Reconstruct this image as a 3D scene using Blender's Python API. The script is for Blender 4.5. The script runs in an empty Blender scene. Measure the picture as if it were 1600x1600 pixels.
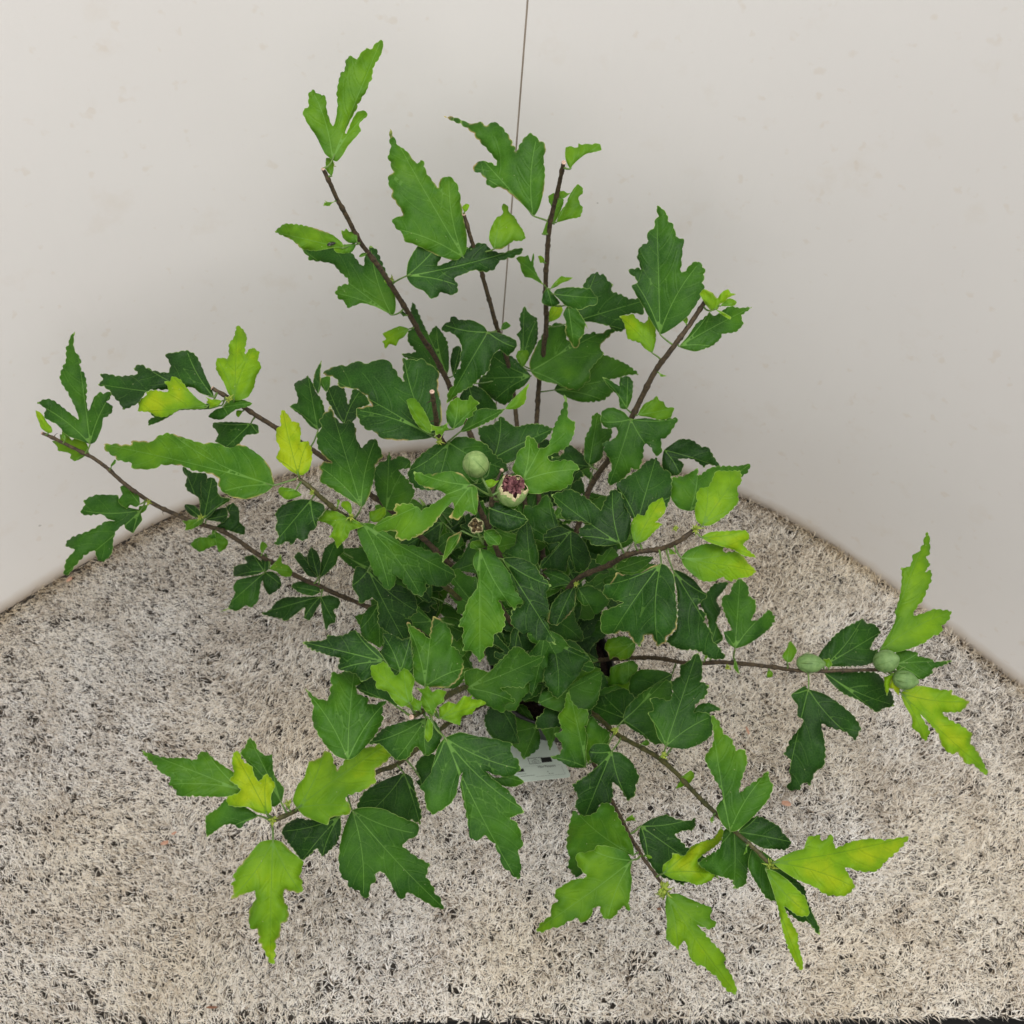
import bpy, bmesh, math, random
import numpy as np
from mathutils import Vector, Matrix, geometry
random.seed(7); rng = np.random.default_rng(7)
scene = bpy.context.scene
col = scene.collection
rad = math.radians

# ------------------------------------------------------------------ camera
FPX = 1450.0            # focal length in photograph pixels (1600 wide)
CH = 1.30               # camera height above the turf, metres
PITCH = 58.0            # degrees below the horizon
cd = bpy.data.cameras.new("camera"); cam = bpy.data.objects.new("camera", cd); col.objects.link(cam)
cam.location = (0, 0, CH); cam.rotation_euler = (rad(90 - PITCH), 0, 0)
cd.sensor_width = 36; cd.lens = 36 * FPX / 1600
cd.clip_start = 0.02; cd.clip_end = 50
cd.dof.use_dof = True; cd.dof.focus_distance = 0.82; cd.dof.aperture_fstop = 13
scene.camera = cam

# ------------------------------------------------------------------ light
w = bpy.data.worlds.new("World"); scene.world = w; w.use_nodes = True
bg = w.node_tree.nodes["Background"]; bg.inputs[0].default_value = (1.0, 0.992, 0.978, 1); bg.inputs[1].default_value = 0.74
def area(name, loc, target, size, power, color):
    l = bpy.data.lights.new(name, 'AREA'); l.shape = 'RECTANGLE'; l.size, l.size_y = size; l.energy = power; l.color = color
    o = bpy.data.objects.new(name, l); col.objects.link(o); o.location = loc
    o.rotation_euler = (Vector(target) - Vector(loc)).to_track_quat('-Z', 'Y').to_euler(); return o
area("overhead_lamp", (0.35, 0.25, 2.7), (0.0, 0.55, 0.1), (1.6, 1.2), 46, (1.0, 0.975, 0.945))
area("front_wall_fill", (-0.1, -1.7, 1.9), (0.05, 0.8, 0.25), (2.6, 1.8), 23, (1.0, 0.97, 0.94))  # unseen fill light added behind the camera to brighten the backdrop panels
scene.view_settings.view_transform = 'Standard'; scene.view_settings.look = 'None'
scene.view_settings.gamma = 1; scene.view_settings.exposure = 0.0; scene.view_settings.use_curve_mapping = False

# ------------------------------------------------------------------ helpers
PR = rad(PITCH)
AX = np.array([[1, 0, 0], [0, math.sin(PR), math.cos(PR)], [0, -math.cos(PR), math.sin(PR)]])  # columns unused
CRIGHT = np.array([1., 0, 0]); CUP = np.array([0, math.sin(PR), math.cos(PR)]); CFW = np.array([0, math.cos(PR), -math.sin(PR)])
CPOS = np.array([0, 0, CH])
def ray(px, py):
    px = np.asarray(px, float); py = np.asarray(py, float)
    return ((px - 800) / FPX)[..., None] * CRIGHT + (-(py - 800) / FPX)[..., None] * CUP + CFW
def at(px, py, d):
    return CPOS + ray(px, py) * np.asarray(d, float)[..., None]
def depth_for_z(px, py, z):
    return (z - CH) / ray(px, py)[..., 2]
def ground(px, py, z=0.0):
    return at(px, py, depth_for_z(px, py, z))

ORIG = {}
def link(o, parent=None, origin=(0, 0, 0)):
    origin = np.array(origin, float); ORIG[o.name] = origin
    col.objects.link(o)
    if parent is not None:
        o.parent = parent; o.location = Vector(origin - ORIG[parent.name])
    else: o.location = Vector(origin)
    return o
def tag(o, label=None, cat=None, group=None, kind=None):
    if label: o['label'] = label
    if cat: o['category'] = cat
    if group: o['group'] = group
    if kind: o['kind'] = kind
    return o
def mesh_obj(name, V, F, mat, parent=None, origin=(0, 0, 0), smooth=True, attrs=None, vcol=None, matidx=None):
    V = np.asarray(V, float) - np.array(origin, float)
    me = bpy.data.meshes.new(name)
    me.from_pydata([tuple(v) for v in V], [], [tuple(int(i) for i in f) for f in F])
    if smooth: me.polygons.foreach_set('use_smooth', [True] * len(me.polygons))
    for k, a in (attrs or {}).items():
        at_ = me.attributes.new(k, 'FLOAT', 'POINT'); at_.data.foreach_set('value', np.asarray(a, np.float32))
    for m in (mat if isinstance(mat, list) else [mat]): me.materials.append(m)
    if matidx is not None: me.polygons.foreach_set('material_index', list(matidx))
    me.update()
    o = bpy.data.objects.new(name, me)
    return link(o, parent, origin)
def tube(pts, radii, n=10, cap=True):
    pts = np.asarray(pts, float); V = []; F = []
    T = np.gradient(pts, axis=0); T /= np.linalg.norm(T, axis=1)[:, None] + 1e-12
    u = np.cross(T[0], [0.3, 0.2, 1]); u /= np.linalg.norm(u)
    for i, p in enumerate(pts):
        u = u - T[i] * np.dot(u, T[i]); u /= np.linalg.norm(u); v = np.cross(T[i], u)
        for k in range(n):
            a = 2 * math.pi * k / n
            V.append(p + radii[i] * (math.cos(a) * u + math.sin(a) * v))
    for i in range(len(pts) - 1):
        for k in range(n):
            F.append((i * n + k, i * n + (k + 1) % n, (i + 1) * n + (k + 1) % n, (i + 1) * n + k))
    if cap:
        F.append(tuple(range(n))[::-1]); F.append(tuple((len(pts) - 1) * n + k for k in range(n)))
    return V, F
def merge(parts):
    V = []; F = []
    for v, f in parts:
        o = len(V); V += [tuple(x) for x in v]; F += [tuple(i + o for i in ff) for ff in f]
    return V, F
def catmull(P, sub, closed=False):
    P = np.asarray(P, float); n = len(P); out = []
    rng_ = range(n if closed else n - 1)
    for i in rng_:
        p0 = P[(i - 1) % n] if closed or i > 0 else P[0] * 2 - P[1]
        p1 = P[i]; p2 = P[(i + 1) % n]
        p3 = P[(i + 2) % n] if closed or i + 2 < n else P[-1] * 2 - P[-2]
        for s in range(sub):
            t = s / sub
            out.append(0.5 * ((2 * p1) + (-p0 + p2) * t + (2 * p0 - 5 * p1 + 4 * p2 - p3) * t * t + (-p0 + 3 * p1 - 3 * p2 + p3) * t ** 3))
    if not closed: out.append(P[-1])
    return np.array(out)

# ------------------------------------------------------------------ materials
def newmat(name):
    m = bpy.data.materials.new(name); m.use_nodes = True; nt = m.node_tree
    return m, nt, nt.nodes, nt.links, nt.nodes["Principled BSDF"]
def ramp(N, L, fac, stops, interp='LINEAR'):
    r = N.new('ShaderNodeValToRGB'); r.color_ramp.interpolation = interp
    while len(r.color_ramp.elements) < len(stops): r.color_ramp.elements.new(0.5)
    for e, (p, c) in zip(r.color_ramp.elements, stops):
        e.position = p; e.color = (*c, 1) if len(c) == 3 else c
    L.new(fac, r.inputs[0]); return r
def math_(N, L, op, a, b=None, c=None, clamp=False):
    m = N.new('ShaderNodeMath'); m.operation = op; m.use_clamp = clamp
    for i, x in enumerate((a, b, c)):
        if x is None: continue
        if isinstance(x, (int, float)): m.inputs[i].default_value = x
        else: L.new(x, m.inputs[i])
    return m.outputs[0]
def mixc(N, L, fac, a, b, mode='MIX'):
    m = N.new('ShaderNodeMix'); m.data_type = 'RGBA'; m.blend_type = mode
    for s, x in ((m.inputs[0], fac), (m.inputs[6], a), (m.inputs[7], b)):
        if isinstance(x, (int, float)): s.default_value = x
        elif isinstance(x, tuple): s.default_value = (*x, 1)
        else: L.new(x, s)
    return m.outputs[2]
def noise(N, L, vec, scale, detail=3, rough=0.5, dist=0.0):
    n = N.new('ShaderNodeTexNoise'); n.inputs['Scale'].default_value = scale; n.inputs['Detail'].default_value = detail
    n.inputs['Roughness'].default_value = rough; n.inputs['Distortion'].default_value = dist
    if vec is not None: L.new(vec, n.inputs['Vector'])
    return n.outputs[0]
def attr(N, name):
    a = N.new('ShaderNodeAttribute'); a.attribute_name = name; return a

# leaf
def make_leaf_mat():
    m, nt, N, L, P = newmat("leaf_green")
    tc = N.new('ShaderNodeTexCoord'); oi = N.new('ShaderNodeObjectInfo')
    off = N.new('ShaderNodeVectorMath'); off.operation = 'MULTIPLY_ADD'
    L.new(tc.outputs['Object'], off.inputs[0]); off.inputs[1].default_value = (1, 1, 1)
    cmb = N.new('ShaderNodeCombineXYZ'); r_ = math_(N, L, 'MULTIPLY', oi.outputs['Random'], 9.0)
    for i in range(3): L.new(r_, cmb.inputs[i])
    L.new(cmb.outputs[0], off.inputs[2]); vec = off.outputs[0]
    tint = attr(N, 'tint').outputs['Fac']; vd = attr(N, 'vd').outputs['Fac']; vs = attr(N, 'vs').outputs['Fac']; ed = attr(N, 'ed').outputs['Fac']; dmg = attr(N, 'dmg').outputs['Fac']
    n1 = noise(N, L, vec, 28, 3, 0.55)
    n2 = noise(N, L, vec, 120, 2, 0.6)
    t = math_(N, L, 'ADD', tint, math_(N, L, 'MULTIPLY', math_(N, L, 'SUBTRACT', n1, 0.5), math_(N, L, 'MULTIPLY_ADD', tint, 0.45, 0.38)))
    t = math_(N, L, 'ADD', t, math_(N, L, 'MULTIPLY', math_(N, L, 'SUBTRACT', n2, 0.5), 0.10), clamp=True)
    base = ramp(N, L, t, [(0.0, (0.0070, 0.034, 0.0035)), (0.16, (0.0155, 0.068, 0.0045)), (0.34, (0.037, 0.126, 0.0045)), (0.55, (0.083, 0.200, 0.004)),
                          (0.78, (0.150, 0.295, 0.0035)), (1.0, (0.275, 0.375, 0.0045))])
    # veins
    mv = math_(N, L, 'SUBTRACT', 1.0, math_(N, L, 'DIVIDE', vd, 0.00065), clamp=True)
    ms = math_(N, L, 'SUBTRACT', 1.0, math_(N, L, 'DIVIDE', vs, 0.00042), clamp=True)
    veinmask = math_(N, L, 'MAXIMUM', math_(N, L, 'MULTIPLY', mv, 0.85), math_(N, L, 'MULTIPLY', ms, 0.34))
    fr = noise(N, L, vec, 60, 2)
    veinmask = math_(N, L, 'MULTIPLY', veinmask, math_(N, L, 'MULTIPLY_ADD', fr, 0.9, 0.45), clamp=True)
    young = math_(N, L, 'SUBTRACT', math_(N, L, 'MULTIPLY', tint, 3.0), 1.5, clamp=True)   # young leaves: darker veins
    vcol = mixc(N, L, young, (0.12, 0.26, 0.045), (0.085, 0.19, 0.006))
    c = mixc(N, L, veinmask, base.outputs[0], vcol)
    # reticulate net of tiny veins
    vo = N.new('ShaderNodeTexVoronoi'); vo.feature = 'DISTANCE_TO_EDGE'; vo.inputs['Scale'].default_value = 330; L.new(vec, vo.inputs['Vector'])
    net = math_(N, L, 'SUBTRACT', 1.0, math_(N, L, 'MULTIPLY', vo.outputs[0], 8.0), clamp=True)
    c = mixc(N, L, math_(N, L, 'MULTIPLY', net, 0.10), c, vcol)
    # pale margin
    em = math_(N, L, 'SUBTRACT', 1.0, math_(N, L, 'DIVIDE', ed, 0.0006), clamp=True)
    em = math_(N, L, 'MULTIPLY', em, math_(N, L, 'MULTIPLY', math_(N, L, 'SUBTRACT', n1, 0.33, clamp=True), 3.4), clamp=True)
    c = mixc(N, L, em, c, (0.26, 0.40, 0.10))
    # scorched brown patches where the leaf is damaged
    nb = noise(N, L, vec, 160, 3)
    dm = math_(N, L, 'MULTIPLY', dmg, math_(N, L, 'MULTIPLY', math_(N, L, 'SUBTRACT', 1.1, math_(N, L, 'DIVIDE', ed, 0.0015), clamp=True), math_(N, L, 'MULTIPLY', math_(N, L, 'SUBTRACT', noise(N, L, vec, 45, 2), 0.50, clamp=True), 9.0, clamp=True)), clamp=True)
    dcol = ramp(N, L, nb, [(0.4, (0.40, 0.36, 0.12)), (0.60, (0.30, 0.21, 0.10)), (0.68, (0.44, 0.40, 0.24))])
    c = mixc(N, L, dm, c, dcol.outputs[0])
    # tiny pale specks
    vp = N.new('ShaderNodeTexVoronoi'); vp.inputs['Scale'].default_value = 75; L.new(vec, vp.inputs['Vector'])
    sp = math_(N, L, 'LESS_THAN', vp.outputs['Distance'], 0.045)
    c = mixc(N, L, math_(N, L, 'MULTIPLY', sp, 0.4), c, (0.35, 0.38, 0.2))
    L.new(c, P.inputs['Base Color'])
    rg = noise(N, L, vec, 40, 2); L.new(math_(N, L, 'MULTIPLY_ADD', rg, 0.22, 0.42), P.inputs['Roughness'])
    P.inputs['Specular IOR Level'].default_value = 0.20
    # bump: sunken veins + fine puckering
    hv = math_(N, L, 'SUBTRACT', 1.0, math_(N, L, 'DIVIDE', math_(N, L, 'MINIMUM', vd, math_(N, L, 'MULTIPLY', vs, 1.5)), 0.0022), clamp=True)
    h = math_(N, L, 'ADD', math_(N, L, 'MULTIPLY', hv, -0.9), math_(N, L, 'MULTIPLY', noise(N, L, vec, 300, 3, 0.6), 0.38))
    h = math_(N, L, 'ADD', h, math_(N, L, 'MULTIPLY', net, -0.10))
    b = N.new('ShaderNodeBump'); b.inputs['Strength'].default_value = 0.5; b.inputs['Distance'].default_value = 0.0009
    L.new(h, b.inputs['Height']); L.new(b.outputs[0], P.inputs['Normal'])
    tr = N.new('ShaderNodeBsdfTranslucent')
    hs = N.new('ShaderNodeHueSaturation'); hs.inputs['Value'].default_value = 1.6; hs.inputs['Hue'].default_value = 0.485; L.new(c, hs.inputs['Color'])
    L.new(hs.outputs[0], tr.inputs[0]); L.new(b.outputs[0], tr.inputs['Normal'])
    mx = N.new('ShaderNodeMixShader'); mx.inputs[0].default_value = 0.27
    L.new(P.outputs[0], mx.inputs[1]); L.new(tr.outputs[0], mx.inputs[2])
    L.new(mx.outputs[0], N['Material Output'].inputs[0])
    return m
LEAF = make_leaf_mat()

def simple(name, c1, c2, scale, rough=0.6, bump=0.0, spec=0.4, bscale=None, bdist=0.001, stretch=None):
    m, nt, N, L, P = newmat(name)
    tc = N.new('ShaderNodeTexCoord'); vec = tc.outputs['Object']
    if stretch:
        mp = N.new('ShaderNodeMapping'); mp.inputs['Scale'].default_value = stretch; L.new(vec, mp.inputs[0]); vec = mp.outputs[0]
    n = noise(N, L, vec, scale, 4, 0.6)
    r = ramp(N, L, n, [(0.32, c1), (0.68, c2)]); L.new(r.outputs[0], P.inputs['Base Color'])
    P.inputs['Roughness'].default_value = rough; P.inputs['Specular IOR Level'].default_value = spec
    if bump:
        b = N.new('ShaderNodeBump'); b.inputs['Strength'].default_value = bump; b.inputs['Distance'].default_value = bdist
        L.new(noise(N, L, vec, bscale or scale * 2, 4, 0.65), b.inputs['Height']); L.new(b.outputs[0], P.inputs['Normal'])
    return m
BARK = simple("bark_brown", (0.018, 0.013, 0.008), (0.085, 0.058, 0.028), 260, 0.65, 0.9, 0.35, 500, 0.0012)
BARKG = simple("bark_olive", (0.022, 0.028, 0.008), (0.085, 0.075, 0.022), 200, 0.55, 0.6, 0.35, 500, 0.0008)
CUT = simple("cut_wood", (0.32, 0.20, 0.15), (0.60, 0.45, 0.36), 500, 0.8, 0.5, 0.2)
PETI = simple("petiole_green", (0.05, 0.11, 0.02), (0.13, 0.21, 0.045), 120, 0.5, 0.3)
STIP = simple("stipule", (0.22, 0.26, 0.08), (0.30, 0.18, 0.08), 90, 0.6)
BUD = simple("bud_green", (0.13, 0.215, 0.06), (0.24, 0.34, 0.115), 170, 0.55, 0.5, 0.3, 500, 0.0008)
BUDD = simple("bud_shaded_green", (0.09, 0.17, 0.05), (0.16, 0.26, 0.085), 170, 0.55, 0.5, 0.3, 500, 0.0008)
SEAMG = simple("bud_rib", (0.06, 0.13, 0.025), (0.11, 0.19, 0.045), 200, 0.55)
PURP = simple("withered_petal", (0.085, 0.022, 0.034), (0.30, 0.125, 0.125), 260, 0.7, 1.0, 0.3, 600, 0.002)
CREAM = simple("dried_cream", (0.42, 0.40, 0.20), (0.55, 0.45, 0.28), 240, 0.7, 0.5)
POT = simple("black_plastic", (0.008, 0.008, 0.008), (0.014, 0.013, 0.013), 40, 0.45, 0.1)
SOIL = simple("potting_soil", (0.004, 0.0025, 0.002), (0.035, 0.02, 0.014), 160, 0.95, 1.0, 0.2, 220, 0.01)
BLACKF = simple("black_floor", (0.003, 0.003, 0.003), (0.008, 0.008, 0.007), 30, 0.8, 0.2)

# ------------------------------------------------------------------ setting: curved backdrop, turf, dark floor below
TURF = 0.0
foot_px = [(0, 950), (90, 896), (200, 833), (290, 785), (400, 748), (520, 718), (640, 699), (780, 690), (920, 697), (1040, 722), (1150, 765), (1240, 806), (1400, 912), (1600, 1068)]
fp = np.array([ground(x, y, 0.008)[:2] for x, y in foot_px])
e0 = fp[0] + (fp[0] - fp[1]) / np.linalg.norm(fp[0] - fp[1]) * 0.75
e1 = fp[-1] + (fp[-1] - fp[-2]) / np.linalg.norm(fp[-1] - fp[-2]) * 0.75
FOOT = catmull(np.vstack([e0, fp, e1]), 10)
# smooth along the curve so the panels bend evenly
for _ in range(60):
    FOOT[1:-1] = 0.25 * FOOT[:-2] + 0.5 * FOOT[1:-1] + 0.25 * FOOT[2:]
seg = np.linalg.norm(np.diff(FOOT, axis=0), axis=1); S = np.concatenate([[0], np.cumsum(seg)])
def foot_at(s): return np.array([np.interp(s, S, FOOT[:, 0]), np.interp(s, S, FOOT[:, 1])])
def wall_hit(px, py):
    r = ray(px, py); best = None
    for i in range(len(FOOT) - 1):
        a, b = FOOT[i], FOOT[i + 1]; M = np.array([[r[0], -(b - a)[0]], [r[1], -(b - a)[1]]])
        try: t, u = np.linalg.solve(M, a)
        except Exception: continue
        if 0 <= u <= 1 and t > 0 and (best is None or t < best[0]): best = (t, S[i] + u * seg[i])
    t, s = best; return s, CH + r[2] * t
sA, zA = wall_hit(826, 0); sB, zB = wall_hit(772, 690)
def seam_s(z): return sB + (sA - sB) * (z - zB) / (zA - zB)

def wall_mat():
    m, nt, N, L, P = newmat("white_board")
    tc = N.new('ShaderNodeTexCoord'); vec = tc.outputs['Object']
    c = ramp(N, L, noise(N, L, vec, 2.2, 3, 0.5), [(0.3, (0.685, 0.662, 0.640)), (0.7, (0.715, 0.697, 0.675))]).outputs[0]
    # faint yellowish stains
    st = ramp(N, L, noise(N, L, vec, 16, 4, 0.6), [(0.60, (0, 0, 0)), (0.74, (1, 1, 1))]).outputs[0]
    c = mixc(N, L, math_(N, L, 'MULTIPLY', st, 0.22), c, (0.60, 0.53, 0.44))
    st2 = ramp(N, L, noise(N, L, vec, 55, 2, 0.5), [(0.66, (0, 0, 0)), (0.74, (1, 1, 1))]).outputs[0]
    c = mixc(N, L, math_(N, L, 'MULTIPLY', st2, 0.22), c, (0.56, 0.46, 0.34))
    # sparse grey specks
    v = N.new('ShaderNodeTexVoronoi'); v.inputs['Scale'].default_value = 13; L.new(vec, v.inputs['Vector'])
    sp = math_(N, L, 'MULTIPLY', math_(N, L, 'LESS_THAN', v.outputs['Distance'], 0.030), math_(N, L, 'GREATER_THAN', noise(N, L, vec, 5, 1), 0.5))
    c = mixc(N, L, math_(N, L, 'MULTIPLY', sp, 0.45), c, (0.16, 0.14, 0.12))
    # hairline scratches
    wv = N.new('ShaderNodeTexVoronoi'); wv.feature = 'DISTANCE_TO_EDGE'; wv.inputs['Scale'].default_value = 2.7; L.new(vec, wv.inputs['Vector'])
    sc = math_(N, L, 'MULTIPLY', math_(N, L, 'LESS_THAN', wv.outputs[0], 0.0022), math_(N, L, 'GREATER_THAN', noise(N, L, vec, 6, 2), 0.60))
    c = mixc(N, L, math_(N, L, 'MULTIPLY', sc, 0.0), c, (0.4, 0.33, 0.25))
    # dirt rubbed off along the foot
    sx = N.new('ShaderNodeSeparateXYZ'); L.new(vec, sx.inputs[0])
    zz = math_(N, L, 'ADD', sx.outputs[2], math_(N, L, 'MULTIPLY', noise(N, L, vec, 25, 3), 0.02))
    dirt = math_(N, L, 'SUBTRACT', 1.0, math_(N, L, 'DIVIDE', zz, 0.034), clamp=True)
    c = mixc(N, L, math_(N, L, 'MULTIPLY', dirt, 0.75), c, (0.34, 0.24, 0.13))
    L.new(c, P.inputs['Base Color']); P.inputs['Roughness'].default_value = 0.62; P.inputs['Specular IOR Level'].default_value = 0.3
    b = N.new('ShaderNodeBump'); b.inputs['Strength'].default_value = 0.25; b.inputs['Distance'].default_value = 0.0006
    L.new(noise(N, L, vec, 900, 2, 0.7), b.inputs['Height']); L.new(b.outputs[0], P.inputs['Normal'])
    return m
WALL = wall_mat()
WALL_H = 1.5
def panel(name, side, label):
    zs = np.linspace(-0.03, WALL_H, 24); n = 70; V = []; F = []
    for j, z in enumerate(zs):
        ss = seam_s(z) + (0.0 if side > 0 else -0.0020)
        for i in range(n + 1):
            s = (ss + (S[-1] - ss) * i / n) if side > 0 else (S[0] + (ss - S[0]) * i / n)
            p = foot_at(s); q = foot_at(s + 1e-3) if s < S[-1] - 2e-3 else foot_at(s); q0 = foot_at(s - 1e-3)
            t = q - q0; t /= np.linalg.norm(t); nn = np.array([-t[1], t[0]])      # away from camera
            for off in (0.0, 0.0028):
                pp = p + nn * off; V.append((pp[0], pp[1], z))
    W = (n + 1) * 2; nz = len(zs)
    idx = lambda j, i, o: j * W + i * 2 + o
    for j in range(nz - 1):
        for i in range(n):
            F.append((idx(j, i, 0), idx(j, i + 1, 0), idx(j + 1, i + 1, 0), idx(j + 1, i, 0)))
            F.append((idx(j, i, 1), idx(j + 1, i, 1), idx(j + 1, i + 1, 1), idx(j, i + 1, 1)))
        for i in (0, n):
            F.append((idx(j, i, 0), idx(j + 1, i, 0), idx(j + 1, i, 1), idx(j, i, 1)))
    for j in (0, nz - 1):
        for i in range(n): F.append((idx(j, i, 0), idx(j, i, 1), idx(j, i + 1, 1), idx(j, i + 1, 0)))
    o = mesh_obj(name, V, F, WALL, smooth=False)
    return tag(o, label, "backdrop panel")
panel("backdrop_panel", -1, "white curved backdrop board left of the thin vertical seam")
panel("backdrop_panel", 1, "white curved backdrop board right of the thin vertical seam")
# narrow dark batten that shows through the gap
zs = np.linspace(-0.03, WALL_H, 12); bv = []; bf = []
for j, z in enumerate(zs):
    for ds in (-0.02, 0.02):
        for off in (0.0031, 0.014):
            s = seam_s(z) + ds; p = foot_at(s); t = foot_at(s + 1e-3) - foot_at(s - 1e-3); t /= np.linalg.norm(t)
            bv.append((p[0] - t[1] * off, p[1] + t[0] * off, z))
for j in range(len(zs) - 1):
    a = j * 4; b_ = a + 4
    bf += [(a, a + 2, b_ + 2, b_), (a + 1, b_ + 1, b_ + 3, a + 3), (a, b_, b_ + 1, a + 1), (a + 2, a + 3, b_ + 3, b_ + 2)]
BAT = simple("dark_batten", (0.34, 0.28, 0.22), (0.50, 0.43, 0.36), 30, 0.8)
tag(mesh_obj("batten", bv, bf, BAT, smooth=False), "dark strip showing through the seam between the two boards", "batten")

# floor + turf backing
def quad(name, pts, mat, kind):
    o = mesh_obj(name, pts, [tuple(range(len(pts)))], mat, smooth=False); return tag(o, kind=kind)
quad("floor", [(-4, -3, -0.05), (4, -3, -0.05), (4, 5, -0.05), (-4, 5, -0.05)], BLACKF, "structure")
fl = ground(0, 1598, 0.0); fr_ = ground(1600, 1590, 0.0)
fdir = (fr_ - fl) / np.linalg.norm(fr_ - fl)
FL = fl - fdir * 0.5; FR = fr_ + fdir * 0.5
def front_y(x): return FL[1] + (FR[1] - FL[1]) * (x - FL[0]) / (FR[0] - FL[0])
poly = [(p[0], p[1]) for p in FOOT if FL[0] < p[0] < FR[0] and p[1] > front_y(p[0])]
poly = [(FL[0], FL[1])] + ([(FL[0], poly[0][1])] if poly[0][0] > FL[0] + 0.01 else []) + poly + [(FR[0], poly[-1][1]), (FR[0], FR[1])]
TBACK = simple("turf_backing", (0.008, 0.0065, 0.0055), (0.045, 0.036, 0.028), 70, 0.95, 0.6)
bm = bmesh.new(); vs = [bm.verts.new((x, y, -0.004)) for x, y in poly]; f = bm.faces.new(vs)
if f.normal.z < 0: f.normal_flip()
r = bmesh.ops.extrude_face_region(bm, geom=[f]); bmesh.ops.translate(bm, vec=(0, 0, -0.012), verts=[v for v in r['geom'] if isinstance(v, bmesh.types.BMVert)])
bmesh.ops.recalc_face_normals(bm, faces=bm.faces)
me = bpy.data.meshes.new("turf_base"); bm.to_mesh(me); bm.free(); me.materials.append(TBACK)
o = bpy.data.objects.new("turf_base", me); link(o); tag(o, kind="structure")

def vnoise(x, y, scale, seed):
    r = np.random.default_rng(seed); G = r.random((64, 64))
    X = x * scale % 64; Y = y * scale % 64; i = np.floor(X).astype(int) % 64; j = np.floor(Y).astype(int) % 64; fx = X - np.floor(X); fy = Y - np.floor(Y)
    fx = fx * fx * (3 - 2 * fx); fy = fy * fy * (3 - 2 * fy); i1 = (i + 1) % 64; j1 = (j + 1) % 64
    return (G[i, j] * (1 - fx) + G[i1, j] * fx) * (1 - fy) + (G[i, j1] * (1 - fx) + G[i1, j1] * fx) * fy
def turf(density=325000):
    xmin, xmax = FL[0] + 0.12, FR[0] - 0.12; ymin = min(FL[1], FR[1]); ymax = FOOT[:, 1].max()
    A = (xmax - xmin) * (ymax - ymin); n = int(A * density)
    x = rng.uniform(xmin, xmax, n); y = rng.uniform(ymin, ymax, n)
    # foot as a function of x
    o_ = np.argsort(FOOT[:, 0]); fy = np.interp(x, FOOT[o_, 0], FOOT[o_, 1])
    keep = (y < fy - 0.004) & (y > front_y(x))
    # gather the blades into stitched tufts
    tx = np.round(x / 0.0066) ; ty = np.round(y / 0.0066)
    h1 = np.modf(np.abs(np.sin(tx * 12.9898 + ty * 78.233) * 43758.5453))[0]; h2 = np.modf(np.abs(np.sin(tx * 39.346 + ty * 11.135) * 24634.6345))[0]
    cx = (tx + (h1 - .5) * 1.1) * 0.0066; cy = (ty + (h2 - .5) * 1.1) * 0.0066
    def holes(x, y):
        m = np.zeros(len(x), bool)
        for cell, prob, r0, r1, sd in ((0.0085, 0.34, 0.0008, 0.0019, 1.0), (0.021, 0.14, 0.0013, 0.0025, 2.0)):
            ix = np.floor(x / cell); iy = np.floor(y / cell)
            for ax in (-1, 0, 1):
                for ay in (-1, 0, 1):
                    jx = ix + ax; jy = iy + ay; q = lambda a, b, c: np.modf(np.abs(np.sin(jx * a + jy * b + sd * 7.1) * c))[0]
                    k1 = q(12.9898, 78.233, 43758.54); k2 = q(39.346, 11.135, 24634.63); k3 = q(73.156, 52.235, 15213.7); k4 = q(4.13, 91.7, 32171.3)
                    hx = (jx + k1) * cell; hy = (jy + k2) * cell; dx = x - hx; dy = y - hy; an = (k3 - .5) * np.where(x < -0.2, 0.6, 2.2) - 0.5; ex = dx * np.cos(an) + dy * np.sin(an); ey = -dx * np.sin(an) + dy * np.cos(an)
                    rr = r0 + (r1 - r0) * k4; m |= (k3 * 7.31 % 1 < prob) & (ex ** 2 / np.where(x < -0.2, 6.0, 3.0) + ey ** 2 < rr ** 2)
        return m
    keep &= ~holes(x, y)
    x, y, cx, cy = x[keep], y[keep], cx[keep], cy[keep]; n = len(x)
    x = cx + (x - cx) * 0.36; y = cy + (y - cy) * 0.36
    # lie direction: swirling flow + blade scatter; combed to the right on the left side
    ang = (vnoise(x, y, 9, 5) * 2 - 1) * 2.6 + (vnoise(x, y, 30, 6) * 2 - 1) * 2.2 + rng.normal(0, 0.75, n) - 0.5
    lft = np.clip((-0.15 - x) / 0.35, 0, 1)
    ang = np.where(rng.random(n) < 0.55, np.arctan2(y - cy, x - cx), ang)
    ang = ang * (1 - 0.85 * lft) + (-0.5 + rng.normal(0, .4, n)) * 0.85 * lft
    # near the foot the blades are pushed up
    tilt = np.clip(rng.normal(0.80, 0.30, n), 0.1, 1.4); tilt = tilt + 0.25 * lft; th_ = rng.random(n) < 0.10; tilt[th_] = rng.uniform(1.2, 1.5, th_.sum())
    ln = rng.uniform(0.010, 0.019, n); wd = rng.uniform(0.0005, 0.00105, n)
    o2 = np.argsort(FOOT[:, 0]); nr2 = np.interp(x, FOOT[o2, 0], FOOT[o2, 1]) - y; fr2 = np.clip(1 - nr2 / 0.02, 0, 1)
    ln = ln * (1 + 0.25 * lft + 0.35 * fr2); tilt = tilt * (1 - 0.35 * fr2)
    bend = rng.uniform(0.1, 0.65, n)
    d = np.stack([np.cos(ang), np.sin(ang), np.zeros(n)], 1)
    sd = np.stack([-np.sin(ang), np.cos(ang), np.zeros(n)], 1)
    curl = rng.normal(0, 0.3, n)[:, None]
    b0 = np.stack([x, y, np.full(n, -0.005)], 1)
    st = np.sin(tilt)[:, None]; ct = np.cos(tilt)[:, None]; up = np.array([0, 0, 1.])
    p1 = b0 + (d * st * 0.5 + up * ct * 1.0) * (ln * 0.5)[:, None]
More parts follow.
